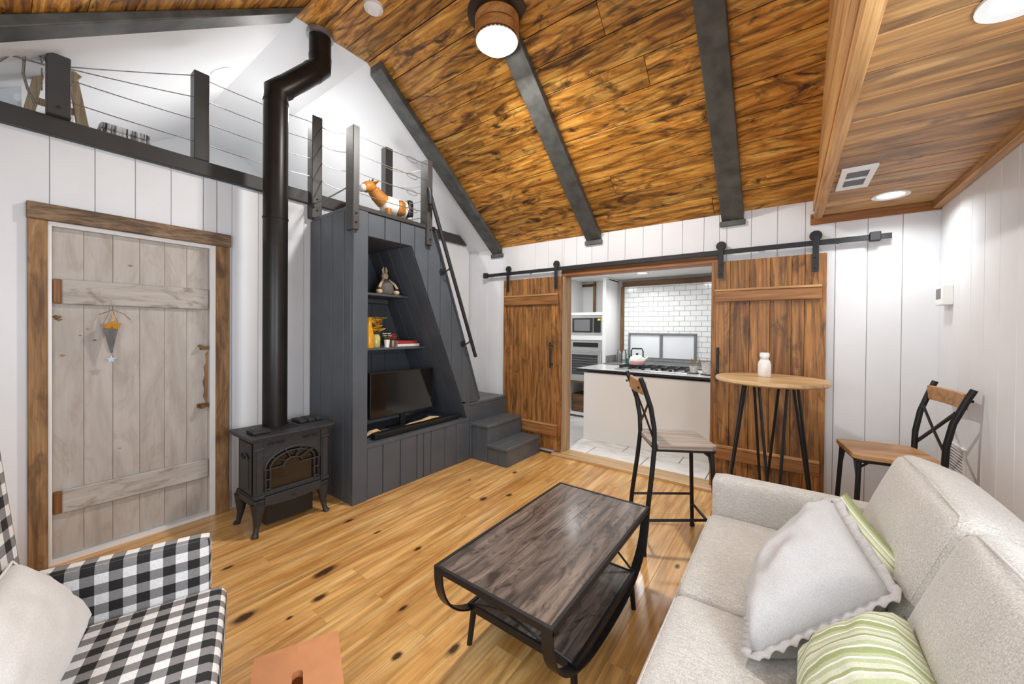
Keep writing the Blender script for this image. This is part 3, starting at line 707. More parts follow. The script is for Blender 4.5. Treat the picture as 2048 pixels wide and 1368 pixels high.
for k in range(4):
    x0 = -3.475+k*.166; m = MB()
    pa = Vector((2.246, 2.178)); pb = Vector((3.007, .455))
    m.prism([(p[0]-oy, p[1]) for p in (pa, pb, pb+nsl*.018, pa+nsl*.018)], 'x', x0+.002-ox, x0+.164-ox); m.build('slanted_plank', slate, t, smooth=0, bevel=.003)
for z in (1.745, 1.238):
    ye = 2.246+(2.178-z)/2.264
    sh = bsp('shelf', slate, -3.475, -3.07, 1.793, ye-.004, z-.022, z)
    bsp('cleat', slate, -3.475, -3.38, 1.793, ye-.02, z-.07, z-.024, sh)
bsp('deck_edge', dark_paint, BX-.04, BX+.012, 1.70, 2.52, 2.372, 2.408)
bsp('deck', slate, -3.45, BX-.04, 1.67, 2.51, 2.372, 2.405)
m = MB(); m.prism([(2.51-oy, 2.37), (3.19-oy, .63), (3.21-oy, .64), (2.53-oy, 2.38)], 'x', -3.45-ox, BX+.008-ox); m.build('slanted_back', slate, t, smooth=0)

# ---- steps
t = thing('stair_steps', 'three slate grey painted box steps before the brown sliding door', 'steps', (-2.6, 3.38, 0)); ox, oy, oz = t.location
def ssp(name, mat, a, b, c, d, e, f, ch=.003): return span(name, mat, a-ox, b-ox, c-oy, d-oy, e, f, t, ch)
SY0, SY1 = 3.075, 3.695
for x0, x1, z in ((-2.56, -2.30, .198), (-2.81, -2.555, .397), (-3.45, -2.80, .612)):
    n = 2 if x1 > -2.7 else 4
    for k in range(n):
        a = x0+(x1-x0)*k/n; b = x0+(x1-x0)*(k+1)/n
        ssp('tread', slate2, a+.001, b-.001+(.008 if k == n-1 else 0), SY0-.01, SY1, z-.032, z, .005)
    ssp('riser', slate2, x1-.022, x1-.002, SY0+.012, SY1, max(0, z-.22), z-.033, .002)
for a, b, z in ((-2.43, -2.305, .165), (-2.56, -2.43, .165), (-2.69, -2.563, .364), (-2.785, -2.69, .364)): ssp('side_plank', slate, a+.0015, b-.0015, SY0, SY0+.016, 0, z)
ssp('side_plank', slate, -2.80, -2.787, SY0-.02, SY1, 0, .578)

# ---- hand rail
t = thing('stair_handrail', 'black steel pipe handrail beside the slanted slate panel', 'handrail', (-2.7, 2.7, 1.1)); ox, oy, oz = t.location
L = lambda p: (p[0]-ox, p[1]-oy, p[2]-oz)
A_, B_ = Vector((-2.70, 2.37, 2.70)), Vector((-2.70, 3.03, 1.125))
m = MB(); m.tube([L(A_), L(B_)], .019, 12); m.build('pipe', hard_black, t)
m = MB(); m.tube([L(A_+Vector((0, -.012, .03))), L(A_), L(A_+Vector((0, .012, -.12)))], [.014, .026, .021], 12); m.build('grip_end', hard_black, t)
for f in (.42, .88):
    p = A_.lerp(B_, f); q = Vector((BX+.002, p.y-.03, p.z-.05))
    m = MB(); m.tube([L(p), L(Vector((p.x-.01, p.y-.01, p.z-.03))), L(Vector((p.x-.03, q.y, q.z))), L(q)], .008, 8); br = m.build('bracket', hard_black, t)
    m = MB(); m.lathe([(0, 0), (.034, 0), (.034, .006), (0, .008)], L(q), 16, Matrix.Rotation(R(90), 3, 'Y')); m.build('rosette', hard_black, br)

# ================================================================== niche contents
t = thing('television', 'small flat television standing in the niche', 'television', (-3.07, 2.37, .455), R(0))
m = MB(); m.box(-.02, .018, -.375, .375, .125, .555); m.build('body', plastic_black, t, smooth=0, bevel=.004)
m = MB(); m.box(.018, .0195, -.362, .362, .142, .545); m.build('screen', tv_black, t, smooth=0)
m = MB(); m.box(-.09, .1, -.14, .14, 0, .012); m.box(-.02, .01, -.03, .03, .01, .13); m.build('stand', plastic_black, t, smooth=0, bevel=.004)
t = thing('sound_bar', 'long black sound bar in front of the television', 'speaker', (-2.875, 2.42, .4555))
m = MB(); m.rbox((0, 0, .027), (.075, 1.03, .052), .012, 6); m.build('body', plastic_black, t)
m = MB(); m.box(.037, .0385, -.49, .49, .012, .042); m.build('grille', black_metal, t, smooth=0)
def drift(label, loc, pts, r):
    m = MB(); m.tube(pts, r, 8, flat=.6); o = m.build('driftwood_piece', tan, smooth=60); o.location = loc; return tag(o, label, 'driftwood', 'driftwood in the niche')
drift('long tan driftwood piece lying before the television', (-2.955, 2.5, .475), [(0, -.24, 0), (0, -.12, .012), (.01, 0, .02), (0, .12, .03), (-.01, .24, .018)], [.012, .028, .024, .03, .014])
drift('short tan driftwood piece at left end of the sound bar', (-2.97, 1.97, .473), [(0, -.075, 0), (0, -.02, .025), (0, .04, .03), (0, .08, .01)], [.014, .028, .024, .012])

# flowers, bottle, jars on the lower shelf
SZ = 1.2385
def flower(par, x, y, z, r, mat):
    m = MB()
    for k in range(7):
        q = k*2*PI/7; d = Vector((math.cos(q), math.sin(q), .5))
        m.tube([(x, y, z), tuple(Vector((x, y, z))+d*r*.6), tuple(Vector((x, y, z))+d*r)], [r*.12, r*.38, r*.08], 5, flat=.5)
    return m.build('flower', mat, par)
t = thing('amber_bottle', 'tall amber yellow bottle at the left of the lower shelf', 'bottle', (-3.11, 2.02, SZ))
m = MB(); m.lathe([(0, 0), (.04, 0), (.044, .03), (.042, .13), (.028, .18), (.026, .26), (.03, .275), (.024, .28), (0, .28)], n=18); m.build('body', amber, t)
t = thing('flower_jar', 'glass jar of dried yellow and red flowers on the lower shelf', 'flowers', (-3.17, 2.13, SZ))
m = MB(); m.lathe([(0, .002), (.038, .002), (.042, .02), (.042, .1), (.034, .115), (.036, .125), (0, .125)], n=18); m.build('jar', plain('olive_jar_glass', srgb(196, 186, 110), .2, nscale=14, namt=.25, coat=.3), t)
for k in range(16):
    q = random.uniform(0, 2*PI); rr = random.uniform(.01, .075); h = random.uniform(.15, .27)
    p = (rr*math.cos(q)*.8, rr*math.sin(q)*1.2, h)
    m = MB(); m.tube([(0, 0, .11), (p[0]*.6, p[1]*.6, h*.7), p], .0018, 5); s_ = m.build('stem', leaf_g, t)
    flower(t, *p, random.uniform(.03, .05), random.choice([leaf_y, leaf_y, leaf_o, leaf_g, leaf_y, fl_white]))
t = thing('leafy_cup', 'pale cup with small white flowers right of the dried flowers', 'flowers', (-3.1, 2.205, SZ))
m = MB(); m.lathe([(0, 0), (.022, 0), (.026, .05), (.028, .075), (0, .075)], n=14); m.build('cup', ceramic, t)
for k in range(7):
    q = k*.9; flower(t, .022*math.cos(q), .026*math.sin(q), .085+.02*(k % 3), .02, fl_white if k % 3 else leaf_g)
t = thing('candle_jar', 'small brown candle jar with orange blooms beside the books', 'candle', (-3.12, 2.285, SZ))
m = MB(); m.lathe([(0, 0), (.03, 0), (.032, .06), (.03, .07), (0, .07)], n=16); m.build('jar', plain('smoky_brown_glass', srgb(112, 84, 62), .2, nscale=20, namt=.2, coat=.3), t)
for k in range(5): flower(t, .02*math.cos(k*1.3), .022*math.sin(k*1.3), .08+.018*(k % 3), .024, leaf_o)
def book(label, loc, sx, sy, sz, mat, rz=0):
    t = thing('book', label, 'book', loc, rz, 'books on the lower shelf')
    m = MB(); m.box(-sx/2, sx/2, -sy/2, sy/2, 0, .003); m.box(-sx/2, sx/2, -sy/2, sy/2, sz-.003, sz); m.box(sx/2-.003, sx/2, -sy/2, sy/2, 0, sz); m.build('cover', mat, t, smooth=0)
    m = MB(); m.box(-sx/2+.004, sx/2-.004, -sy/2+.004, sy/2-.004, .003, sz-.003); m.build('pages', paper, t, smooth=0)
book('cream book lying flat under the red book', (-3.18, 2.46, SZ), .17, .27, .032, book_white)
book('red book lying flat on top of the cream book', (-3.18, 2.45, SZ+.0325), .165, .25, .026, book_red, R(3))

# plush figure on the upper shelf
t = thing('plush_rabbit', 'grey plush rabbit figure sitting on the upper shelf', 'plush toy', (-3.14, 2.205, 1.7455))
m = MB(); m.lathe([(0, 0), (.07, .004), (.086, .04), (.075, .09), (.045, .135), (.02, .155), (0, .158)], n=20); m.build('body', plush_grey, t)
m = MB(); m.lathe([(0, .14), (.026, .148), (.034, .172), (.028, .2), (0, .212)], n=16); m.build('head', plush_tan, t)
for s in (-1, 1):
    m = MB(); m.tube([(0, s*.014, .2), (0, s*.02, .235), (0, s*.012, .265)], [.01, .014, .004], 8, flat=.5); m.build('ear', plush_tan, t)
    m = MB(); m.tube([(.02, s*.03, .14), (.05, s*.075, .1), (.06, s*.1, .06)], [.013, .011, .012], 8); m.build('arm', plush_tan, t)
    m = MB(); m.rbox((.05, s*.095, .022), (.06, .05, .042), .02, 6); m.build('foot', plush_tan, t)

# toy cow on the deck
t = thing('toy_cow', 'brown, white and black toy cow standing on the loft deck', 'toy', (-3.12, 2.27, 2.4055))
m = MB(); m.rbox((0, .05, .2), (.17, .36, .17), .08, 8); m.build('body', cow_white, t)
m = MB(); m.rbox((.012, .16, .205), (.165, .07, .176), .03, 6); m.build('black_patch', plastic_black, t)
m = MB(); m.rbox((.014, .06, .19), (.164, .1, .15), .04, 6); m.build('brown_patch', cow_brown, t)
for x in (-.055, .055):
    for y in (-.08, .17):
        m = MB(); m.tube([(x, y, .15), (x, y, .0)], [.028, .022], 8); m.build('leg', cow_brown if y < 0 else cow_white, t)
m = MB(); m.tube([(0, -.1, .22), (0, -.17, .26), (0, -.21, .3)], [.07, .062, .055], 10); m.build('neck', cow_brown, t)
m = MB(); m.rbox((.0, -.255, .315), (.1, .14, .1), .045, 8, mat3=Matrix.Rotation(R(20), 3, 'X')); h = m.build('head', cow_brown, t)
m = MB(); m.rbox((.0, -.32, .285), (.085, .06, .07), .03, 6); m.build('muzzle', cow_white, t)
for s in (-1, 1):
    m = MB(); m.tube([(s*.045, -.22, .35), (s*.085, -.21, .36)], [.016, .005], 6); m.build('ear', cow_brown, t)
    m = MB(); m.tube([(s*.025, -.235, .365), (s*.03, -.23, .395)], [.01, .003], 6); m.build('horn', plastic_black, t)

# ================================================================== stove and pipe
t = thing('gas_stove', 'cast iron parlour stove with arched window on four legs', 'stove', (-3.04, 1.262, 0)); 
# local: front faces +x
m = MB(); m.box(-.155, .145, -.235, .235, .235, .65); m.build('body', cast_dark, t, smooth=0, bevel=.004)
m = MB(); m.box(-.19, .205, -.29, .29, .665, .682); m.box(-.175, .19, -.275, .275, .648, .665); m.build('top_plate', cast_iron, t, smooth=0, bevel=.005)
m = MB(); m.box(-.165, .175, -.25, .25, .20, .245); m.box(-.16, .165, -.245, .245, .245, .258); m.build('base_skirt', cast_iron, t, smooth=0, bevel=.006)
m = MB(); m.prism([(-.19, .2), (-.1, .192), (0, .186), (.1, .192), (.19, .2), (.19, .262), (-.19, .262)], 'x', .175, .185); m.build('front_apron', cast_iron, t, smooth=0, bevel=.003)
m = MB(); m.lathe([(0, 0), (.014, 0), (.012, .005), (0, .006)], (.185, 0, .228), 14, Matrix.Rotation(R(90), 3, 'Y')); m.build('emblem', cast_dark, t)
for s in (-1, 1):
    m = MB(); y = s*.222; m.box(.145, .178, y-.026, y+.026, .262, .645); m.box(.176, .184, y-.018, y+.018, .285, .575); m.box(.145, .186, y-.03, y+.03, .262, .28); m.box(.145, .186, y-.03, y+.03, .585, .602)
    m.build('pilaster', cast_iron, t, smooth=0, bevel=.003)
    for x in (-.14, .15):
        sx = 1 if x > 0 else -1; yy = s*.215
        m = MB(); m.tube([(x, yy, .215), (x+sx*.004, yy+s*.006, .16), (x+sx*.0, yy+s*.01, .09), (x+sx*.006, yy+s*.02, .03), (x+sx*.018, yy+s*.03, .0)], [.05, .036, .022, .016, .024], 10)
        m.build('leg', cast_iron, t)
# front frame with the arched opening
hw = .196; arch = [(hw*.93*math.cos(q), .44+.125*math.sin(q)) for q in [PI*k/14 for k in range(15)]]
m = MB(); m.prism([(hw, .44)]+[(hw, .645), (-hw, .645), (-hw, .44)]+arch[::-1], 'x', .145, .168)
m.box(.145, .168, -hw, hw, .262, .292); m.build('front_frame', cast_iron, t, smooth=0, bevel=.002)
m = MB(); m.box(.1495, .1505, -hw, hw, .29, .58); m.build('glass', glass_black, t, smooth=0)
for a, b in ((-.17, -.125), (-.115, -.06), (.06, .115), (.125, .17)): 
    m = MB(); m.box(.167, .17, a, b, .607, .628); m.build('louvre_slot', plastic_black, t, smooth=0)
def mull(pts, r=.0048):
    m = MB(); m.tube([(.17, *p) for p in pts], r, 6); m.build('mullion', cast_iron, t)
ell = lambda rx, rz, q: (rx*math.cos(q), .44+rz*math.sin(q))
mull([ell(.185, .124, PI*k/20) for k in range(21)], .007)
mull([ell(.152, .098, PI*k/20) for k in range(21)])
mull([ell(.062, .048, PI*k/12) for k in range(13)])
for d in (40, 72, 108, 140): mull([ell(.062, .048, R(d)), ell(.183, .122, R(d))])
mull([(-.185, .44), (-.062, .44)]); mull([(.062, .44), (.185, .44)])
for s in (-1, 1):
    mull([(s*.15, .44), (s*.15, .292)]); mull([(s*.182, .44), (s*.182, .292)]); mull([(s*.152, .372), (s*.185, .372)]); mull([(s*.152, .305), (s*.185, .305)])
m = MB()
for k in range(4): m.tube([(.12, -.12+.05*k, .30), (.12, -.06+.055*k, .325+.012*(k % 2))], .016, 8)
m.build('logs', plain('burnt_log', srgb(58, 48, 42), .9, nscale=30, namt=.3), t)
# left side grille
m = MB(); m.box(-.11, .1, -.244, -.236, .27, .62); sd = m.build('side_panel', cast_iron, t, smooth=0, bevel=.003)
m = MB(); m.prism([(-.07, .3), (.06, .3), (.06, .5)]+[(-.005+.065*math.cos(q), .5+.05*math.sin(q)) for q in [PI*k/8 for k in range(1, 8)]]+[(-.07, .5)], 'y', -.2465, -.2435); m.build('side_grille', plastic_black, sd, smooth=0)
m = MB(); m.tube([(x, -.25, .52+.02*math.sin(x*60)) for x in [-.06+.012*k for k in range(11)]], .006, 6); m.build('scroll', cast_iron, sd)
m = MB()
for k in range(9): m.box(-.1, .1, -.09+.02*k, -.083+.02*k, .682, .686)
m.build('top_grille', cast_dark, t, smooth=0)
m = MB(); m.box(-.13, .1, -.15, .17, .03, .2); m.build('burner_box', plastic_black, t, smooth=0)

def slab(label, x, y, sx, sy, rz=0):
    m = MB(); m.rbox((0, 0, .012), (sx, sy, .024), .006, 4); m.rbox((0, 0, .024), (sx*.74, sy*.74, .008), .003, 4)
    o = m.build('iron_trivet', cast_dark); o.location = (x, y, .6825); o.rotation_euler = (0, 0, rz); return tag(o, label, 'trivet', 'iron slabs on the stove')
slab('single square iron slab on the left of the stove top', -2.975, 1.075, .13, .11)
slab('iron slab on the stove top, left of the row of three', -3.08, 1.395, .15, .055)
slab('iron slab on the stove top, middle of the row of three', -3.08, 1.457, .15, .055)
slab('iron slab on the stove top, right of the row of three', -3.08, 1.519, .15, .055)

t = thing('stove_pipe', 'black stove pipe rising with an offset bend to the ceiling', 'stove pipe', (-3.13, 1.24, .685))
pr = .082; o_ = Vector((-3.13, 1.24, .685))
q0, q1, q2, q3 = Vector((0, 0, 0)), Vector((0, 0, 2.5)), Vector((.03, .315, 2.85)), Vector((.03, .315, 3.12))
m = MB(); m.tube([q0, q0.lerp(q1, .5), q1+Vector((0, 0, -.06))], pr, 28); m.build('lower_pipe', pipe_black, t)
d = (q2-q1).normalized()
m = MB(); m.tube([q1+Vector((0, 0, -.07)), q1+Vector((0, 0, .01)), q1+d*.09], pr+.003, 28, upv=(1, 0, 0)); m.build('elbow', pipe_black, t)
m = MB(); m.tube([q1+d*.06, q2-d*.06], pr, 28, upv=(1, 0, 0)); m.build('offset_pipe', pipe_black, t)
m = MB(); m.tube([q2-d*.09, q2+Vector((0, 0, .0)), q2+Vector((0, 0, .09))], pr+.003, 28, upv=(1, 0, 0)); m.build('elbow', pipe_black, t)
m = MB(); m.tube([q2+Vector((0, 0, .06)), q3], pr, 28); m.build('upper_pipe', pipe_black, t)
m = MB(); m.tube([q3-Vector((0, 0, .03)), q3+Vector((0, 0, .01))], pr+.018, 28); m.build('ceiling_collar', galv, t)
for p in (q0+Vector((0, 0, 1.55)), q1+Vector((0, 0, -.075))):
    m = MB(); m.tube([p, p+Vector((0, 0, .012))], pr+.004, 28); m.build('seam_band', pipe_black, t)

# ================================================================== ornament on the door
t = thing('hanging_cone_vase', 'galvanised tin cone with a star hanging on the grey door', 'ornament', (XA+.01, .424, 1.19))
m = MB(); m.tube([(.035, 0, .06), (.03, 0, .235)], [.006, .045], 4, flat=.8, upv=(0, 1, 0)); m.build('cone', galv, t, smooth=0)
m = MB(); m.tube([(.035, 0, .215), (.036, .004, .245), (.037, -.004, .252)], [.03, .043, .012], 8); m.build('yellow_filling', amber, t)
m = MB(); m.tube([(.03, -.035, .24), (.028, -.01, .31), (.012, 0, .40), (.028, .012, .31), (.03, .035, .24)], .0016, 5); m.build('hanging_wire', galv, t)
m = MB(); m.tube([(.012, -.05, .30), (.012, .01, .335), (.012, .06, .31), (.012, .09, .27)], .0016, 5); m.build('wire_twig', brass, t)
m = MB(); m.tube([(.03, 0, .245), (.025, .012, .29), (.02, .006, .33)], [.006, .009, .003], 6); m.build('twine_bow', tan, t)
star = [((.026 if k % 2 == 0 else .011)*math.sin(k*PI/5), .02+(.026 if k % 2 == 0 else .011)*math.cos(k*PI/5)) for k in range(10)]
m = MB(); m.prism(star, 'x', .03, .036); m.build('star', galv, t, smooth=0)
m = MB(); m.tube([(.034, 0, .045), (.034, 0, .065)], .0015, 5); m.build('star_link', galv, t)

# ================================================================== soft pillow builder
def pillow_mesh(cs, th, n=22, dent=.05, wr=.006, seed=0, skew=None):
    c00, c10, c11, c01 = [Vector(c) for c in cs]
    nrm = (c11-c00).cross(c01-c10).normalized(); ctr = (c00+c10+c11+c01)/4
    m = MB(); m.uv = []
    def pt(u, v, side):
        a, b = 2*u-1, 2*v-1
        p = c00*(1-u)*(1-v)+c10*u*(1-v)+c11*u*v+c01*(1-u)*v
        p = p+(ctr-p)*dent*((1-a*a)*(abs(b)**3)+(1-b*b)*(abs(a)**3))
        h = (max(0, 1-a**2)*max(0, 1-b**2))**.38*th/2
        h += wr*(noise.noise(Vector((u*7+seed, v*5, side*3)))+.6*noise.noise(Vector((u*4+v*9+seed, (u-v)*2.5, side*5))))*min(1, 8*(1-abs(a)))*min(1, 8*(1-abs(b)))
        return p+nrm*side*h
    for side in (1, -1):
        off = len(m.v)
        for i in range(n+1):
            for j in range(n+1): m.v.append(tuple(pt(i/n, j/n, side))); m.uv.append((i/n, j/n))
        for i in range(n):
            for j in range(n):
                a = off+i*(n+1)+j; m.f.append([a, a+1, a+n+2, a+n+1])
    return m, pt, nrm
def weld(o):
    bm = bmesh.new(); bm.from_mesh(o.data); bmesh.ops.remove_doubles(bm, verts=bm.verts, dist=.0004); bmesh.ops.recalc_face_normals(bm, faces=bm.faces); bm.to_mesh(o.data); bm.free()
def pillow(name, label, cs, th, mat, seed=0, ruffle=False, piping=None, dent=.05, wr=.006, seam=None):
    base = Vector((sum(c[0] for c in cs)/4, sum(c[1] for c in cs)/4, min(c[2] for c in cs)))
    t = thing(name, label, 'pillow', base); cs = [Vector(c)-base for c in cs]
    m, pt, nrm = pillow_mesh(cs, th, seed=seed, dent=dent, wr=wr)
    o = m.build('cover', mat, t, smooth=180); weld(o)
    edge = [(k/40, 0) for k in range(40)]+[(1, k/40) for k in range(40)]+[(1-k/40, 1) for k in range(40)]+[(0, 1-k/40) for k in range(40)]
    if ruffle:
        ctr = sum(cs, Vector())/4; N = 480; r = MB()
        for k in range(N):
            f = k/N*160; i = int(f); a = Vector(pt(*edge[i % 160], 1)); b = Vector(pt(*edge[(i+1) % 160], 1)); p = a.lerp(b, f-i)
            tg = (b-a).normalized(); out = tg.cross(nrm)
            if out.dot(p-ctr) < 0: out = -out
            ph = 2*PI*k/N*44; w_ = .034+.003*math.sin(ph*.37)
            for s, q in ((0, .001), (.5, .0035), (1, .0065)):
                r.v.append(tuple(p+out*(w_*s-.004)+nrm*q*math.sin(ph)*1.0+tg*.004*s*math.sin(ph*1.0+1)))
        for k in range(N):
            for s in range(2):
                a = k*3+s; b = ((k+1) % N)*3+s; r.f.append([a, b, b+1, a+1])
        ro = r.build('ruffle', mat, t, smooth=180); sm = ro.modifiers.new('solid', 'SOLIDIFY'); sm.thickness = .003
    if seam:
        m = MB(); m.tube([Vector(pt(seam, k/30, 1)) for k in range(1, 30)], .0022, 6); m.build('seam', leaf_g if False else plastic_black, t)
    if piping:
        m = MB(); m.tube([pt(*e_, 1) for e_ in edge], .0035, 6, True); m.build('piping', piping, t)
    return t

# ================================================================== sofa
t = thing('sofa', 'oatmeal linen loveseat with loose cushions along the right wall', 'sofa', (.15, 1.575, 0)); ox, oy, oz = t.location
def srb(name, x0, x1, y0, y1, z0, z1, r, crown=(0, 0, 0), n=10, rot=None, mat=linen, par=t):
    m = MB(); m.rbox(((x0+x1)/2-ox, (y0+y1)/2-oy, (z0+z1)/2), (x1-x0, y1-y0, z1-z0), r, n, crown, rot); return m.build(name, mat, par, smooth=180)
srb('base', -.30, .64, .68, 2.47, .10, .27, .02)
for y0, y1 in ((.67, .79), (2.365, 2.485)): srb('arm', -.335, .60, y0, y1, .09, .605, .028, (0, 0, .004))
srb('back_frame', .45, .67, .68, 2.47, .1, .735, .05)
for y0, y1 in ((.797, 1.572), (1.578, 2.36)):
    cu = srb('seat_cushion', -.345, .34, y0, y1, .272, .415, .045, (.006, .004, .022), 14)
    m = MB(); zz = .40-.02
    m.tube([(x-ox, y-oy, .402) for x, y in [(-.335, y0+.05), (-.335, (y0+y1)/2), (-.335, y1-.05)]], .003, 6); m.build('piping', linen, cu)
rot = Matrix.Rotation(R(20), 3, 'Y')
for y0, y1 in ((.80, 1.585), (1.592, 2.375)):
    yc = (y0+y1)/2
    m = MB(); m.rbox((.435-ox, yc-oy, .655), (.235, y1-y0, .455), .06, 14, (.03, .01, .015), rot); bc = m.build('back_cushion', linen, t, smooth=180)
    m = MB(); hw_ = (y1-y0)/2-.028; pts = []
    for (px, py, pz) in ((-.118, -hw_, -.2), (-.118, -hw_, .19), (-.112, -hw_*.9, .21), (-.118, 0, .2225), (-.112, hw_*.9, .21), (-.118, hw_, .19), (-.118, hw_, -.2)):
        v = rot @ Vector((px+.012, py, pz)); pts.append((v.x+.435-ox, v.y+yc-oy, v.z+.655))
    m.tube(pts, .0035, 6); m.build('piping', linen, bc)
for x in (-.26, .58):
    for y in (.72, 2.43):
        m = MB(); m.tube([(x-ox, y-oy, .1), (x-ox, y-oy, 0)], [.026, .018], 10); m.build('leg', black_metal, t)

pillow('ruffled_pillow', 'pale grey throw pillow with ruffled edge on the sofa', [(.150, 1.985, .745), (.262, 1.60, .63), (-.075, 1.30, .475), (-.09, 1.66, .45)], .28, cotton, 3, True, dent=.03, wr=.017)
pillow('striped_pillow', 'green striped pillow propped up behind the ruffled pillow', [(.205, 2.09, .755), (.315, 1.76, .67), (.20, 1.52, .47), (.0, 1.92, .46)], .13, green_stripe, 9)
pillow('striped_pillow', 'green striped pillow lying near the front corner of the sofa', [(.05, 1.39, .46), (.268, 1.46, .65), (.285, .95, .66), (.06, .90, .455)], .22, green_stripe, 14, seam=.3)

# ================================================================== coffee table
t = thing('coffee_table', 'dark wood coffee table with curved black metal sides', 'coffee table', (-.88, 1.585, 0))
hx, hy = .28, .53
for i in range(4):
    a = -hx+.014+i*(2*hx-.028)/4; b = a+(2*hx-.028)/4
    span('top_plank', table_wood, a+.0004, b-.0004, -hy+.014, hy-.014, .432, .449, t, .0008)
m = MB(); m.box(-hx, hx, -hy, -hy+.014, .425, .452); m.box(-hx, hx, hy-.014, hy, .425, .452); m.box(-hx, -hx+.014, -hy+.014, hy-.014, .425, .452); m.box(hx-.014, hx, -hy+.014, hy-.014, .425, .452)
m.box(-hx+.014, hx-.014, -hy+.014, hy-.014, .424, .431); m.build('top_frame', black_metal, t, smooth=0, bevel=.002)
for i in range(3):
    a = -hx+.03+i*(2*hx-.06)/3; b = a+(2*hx-.06)/3
    span('shelf_plank', table_wood, a+.0006, b-.0006, -.325, .325, .172, .186, t, .001)
m = MB(); m.box(-hx+.012, hx-.012, -.337, -.325, .158, .19); m.box(-hx+.012, hx-.012, .325, .337, .158, .19); m.box(-hx+.012, -hx+.028, -.325, .325, .158, .19); m.box(hx-.028, hx-.012, -.325, .325, .158, .19); m.box(-hx+.028, hx-.028, -.325, .325, .158, .171)
m.build('shelf_frame', black_metal, t, smooth=0, bevel=.002)
for s in (-1, 1):
    m = MB(); x0, x1 = (s*hx-.045, s*hx) if s > 0 else (s*hx, s*hx+.045)
    pp = []
    for k in range(41):
        q = PI*k/40; c_, s_ = math.cos(q), math.sin(q); e_ = 2/2.5
        pp.append((-(hy-.001)*math.copysign(abs(c_)**e_, c_), .44-.315*abs(s_)**e_))
    inner = [(y*(1-.007/hy), z+.006) for y, z in pp]
    vs = []; fs = []
    for (y, z), (yi, zi) in zip(pp, inner): vs += [(x0, y, z), (x1, y, z), (x1, yi, zi), (x0, yi, zi)]
    for k in range(40):
        for j in range(4): fs.append([k*4+j, k*4+(j+1) % 4, (k+1)*4+(j+1) % 4, (k+1)*4+j])
    fs += [[0, 1, 2, 3], [160, 163, 162, 161]]
    m.add(vs, fs); m.build('curved_band', black_metal, t, smooth=30)
    for e_ in (-1, 1):
        m = MB(); m.tube([(s*(hx-.03), e_*.315, .16), (s*(hx-.018), e_*.33, .0)], [.014, .012], 10); m.build('leg', black_metal, t)
        m = MB(); m.tube([(s*(hx-.02), e_*(hy-.02), .425), (0, e_*(hy-.10), .33), (-s*(hx-.03), e_*.335, .19)], .0055, 6); m.build('brace_rod', black_metal, t)

# ================================================================== bar chairs
def bar_chair(label, loc, rz, wmat):
    t = thing('bar_chair', label, 'chair', loc, rz, 'metal bar chairs')
    for i in range(4):
        a = -.2+i*.1; m = MB(); b = a+.0985
        def cx(y): return .205-(.02 if abs(y) > .17 else 0)
        yb = [a, b]
        pts = [(-.19+(.03 if abs(a) > .19 else 0), a), (.20-(.035 if abs(a) > .19 else 0), a), (.205, a+(.03 if abs(a) > .19 else .0)), (.205, b-(.03 if abs(b) > .19 else .0)), (.20-(.035 if abs(b) > .19 else 0), b), (-.19+(.03 if abs(b) > .19 else 0), b)]
        m.prism(pts, 'z', .672, .70); m.build('seat_plank', wmat, t, smooth=0, bevel=.004)
    m = MB(); m.tube([(.185, -.18, .662), (.185, .18, .662), (-.17, .175, .662), (-.17, -.175, .662)], .011, 8, True); m.build('seat_frame', black_metal, t)
    for s in (-1, 1):
        m = MB(); m.tube([(.175, s*.17, .66), (.205, s*.205, .0)], .0135, 10); m.tube([(.205, s*.205, .0), (.206, s*.206, .018)], .017, 10); m.build('front_leg', black_metal, t)
        m = MB(); m.tube([(-.245, s*.205, 0), (-.225, s*.198, .25), (-.195, s*.185, .5), (-.178, s*.178, .68), (-.182, s*.18, .8), (-.205, s*.185, .93), (-.25, s*.195, 1.06), (-.275, s*.2, 1.12)], .0155, 10); m.tube([(-.245, s*.205, 0), (-.244, s*.205, .018)], .018, 10); m.build('back_leg', black_metal, t)
        m = MB(); m.tube([(-.227, s*.2, .22), (.193, s*.193, .24)], .009, 8); m.build('side_rung', black_metal, t)
        m = MB(); m.tube([(.172, s*.168, .62), (.12, s*.16, .66)], .007, 6); m.tube([(.18, s*.175, .52), (.178, s*.10, .655)], .007, 6); m.build('gusset', black_metal, t)
        m = MB(); m.tube([(-.212, s*.185, .985), (-.197, 0, .855), (-.186, -s*.18, .735)], .013, 8, flat=.4, upv=(1, 0, 0)); m.build('cross_brace', black_metal, t)
    m = MB(); m.tube([(.198, -.198, .17), (.198, .198, .17)], .009, 8); m.build('front_rung', black_metal, t)
    m = MB(); m.tube([(-.233, -.2, .17), (-.233, .2, .17)], .009, 8); m.build('back_rung', black_metal, t)
    m = MB()
    pts = [(-.246-.014*(1-(y/.19)**2), y) for y in (-.192, -.1, 0, .1, .192)]
    m.prism([(x+.011, y) for x, y in pts]+[(x-.011, y) for x, y in pts[::-1]], 'z', 1.01, 1.095); m.build('top_slat', seat_wood2, t, smooth=30, bevel=.004)
    for s in (-1, 1):
        m = MB(); m.tube([(-.275, s*.17, 1.055), (-.285, s*.17, 1.055)], .008, 8); m.build('bolt', black_metal, t)
    return t
bar_chair('metal bar chair with ash seat before the kitchen opening', (-.615, 2.71, 0), R(31.3), seat_wood)
bar_chair('metal bar chair with honey wood seat against the right wall', (.50, 3.21, 0), R(180+8), seat_wood2)

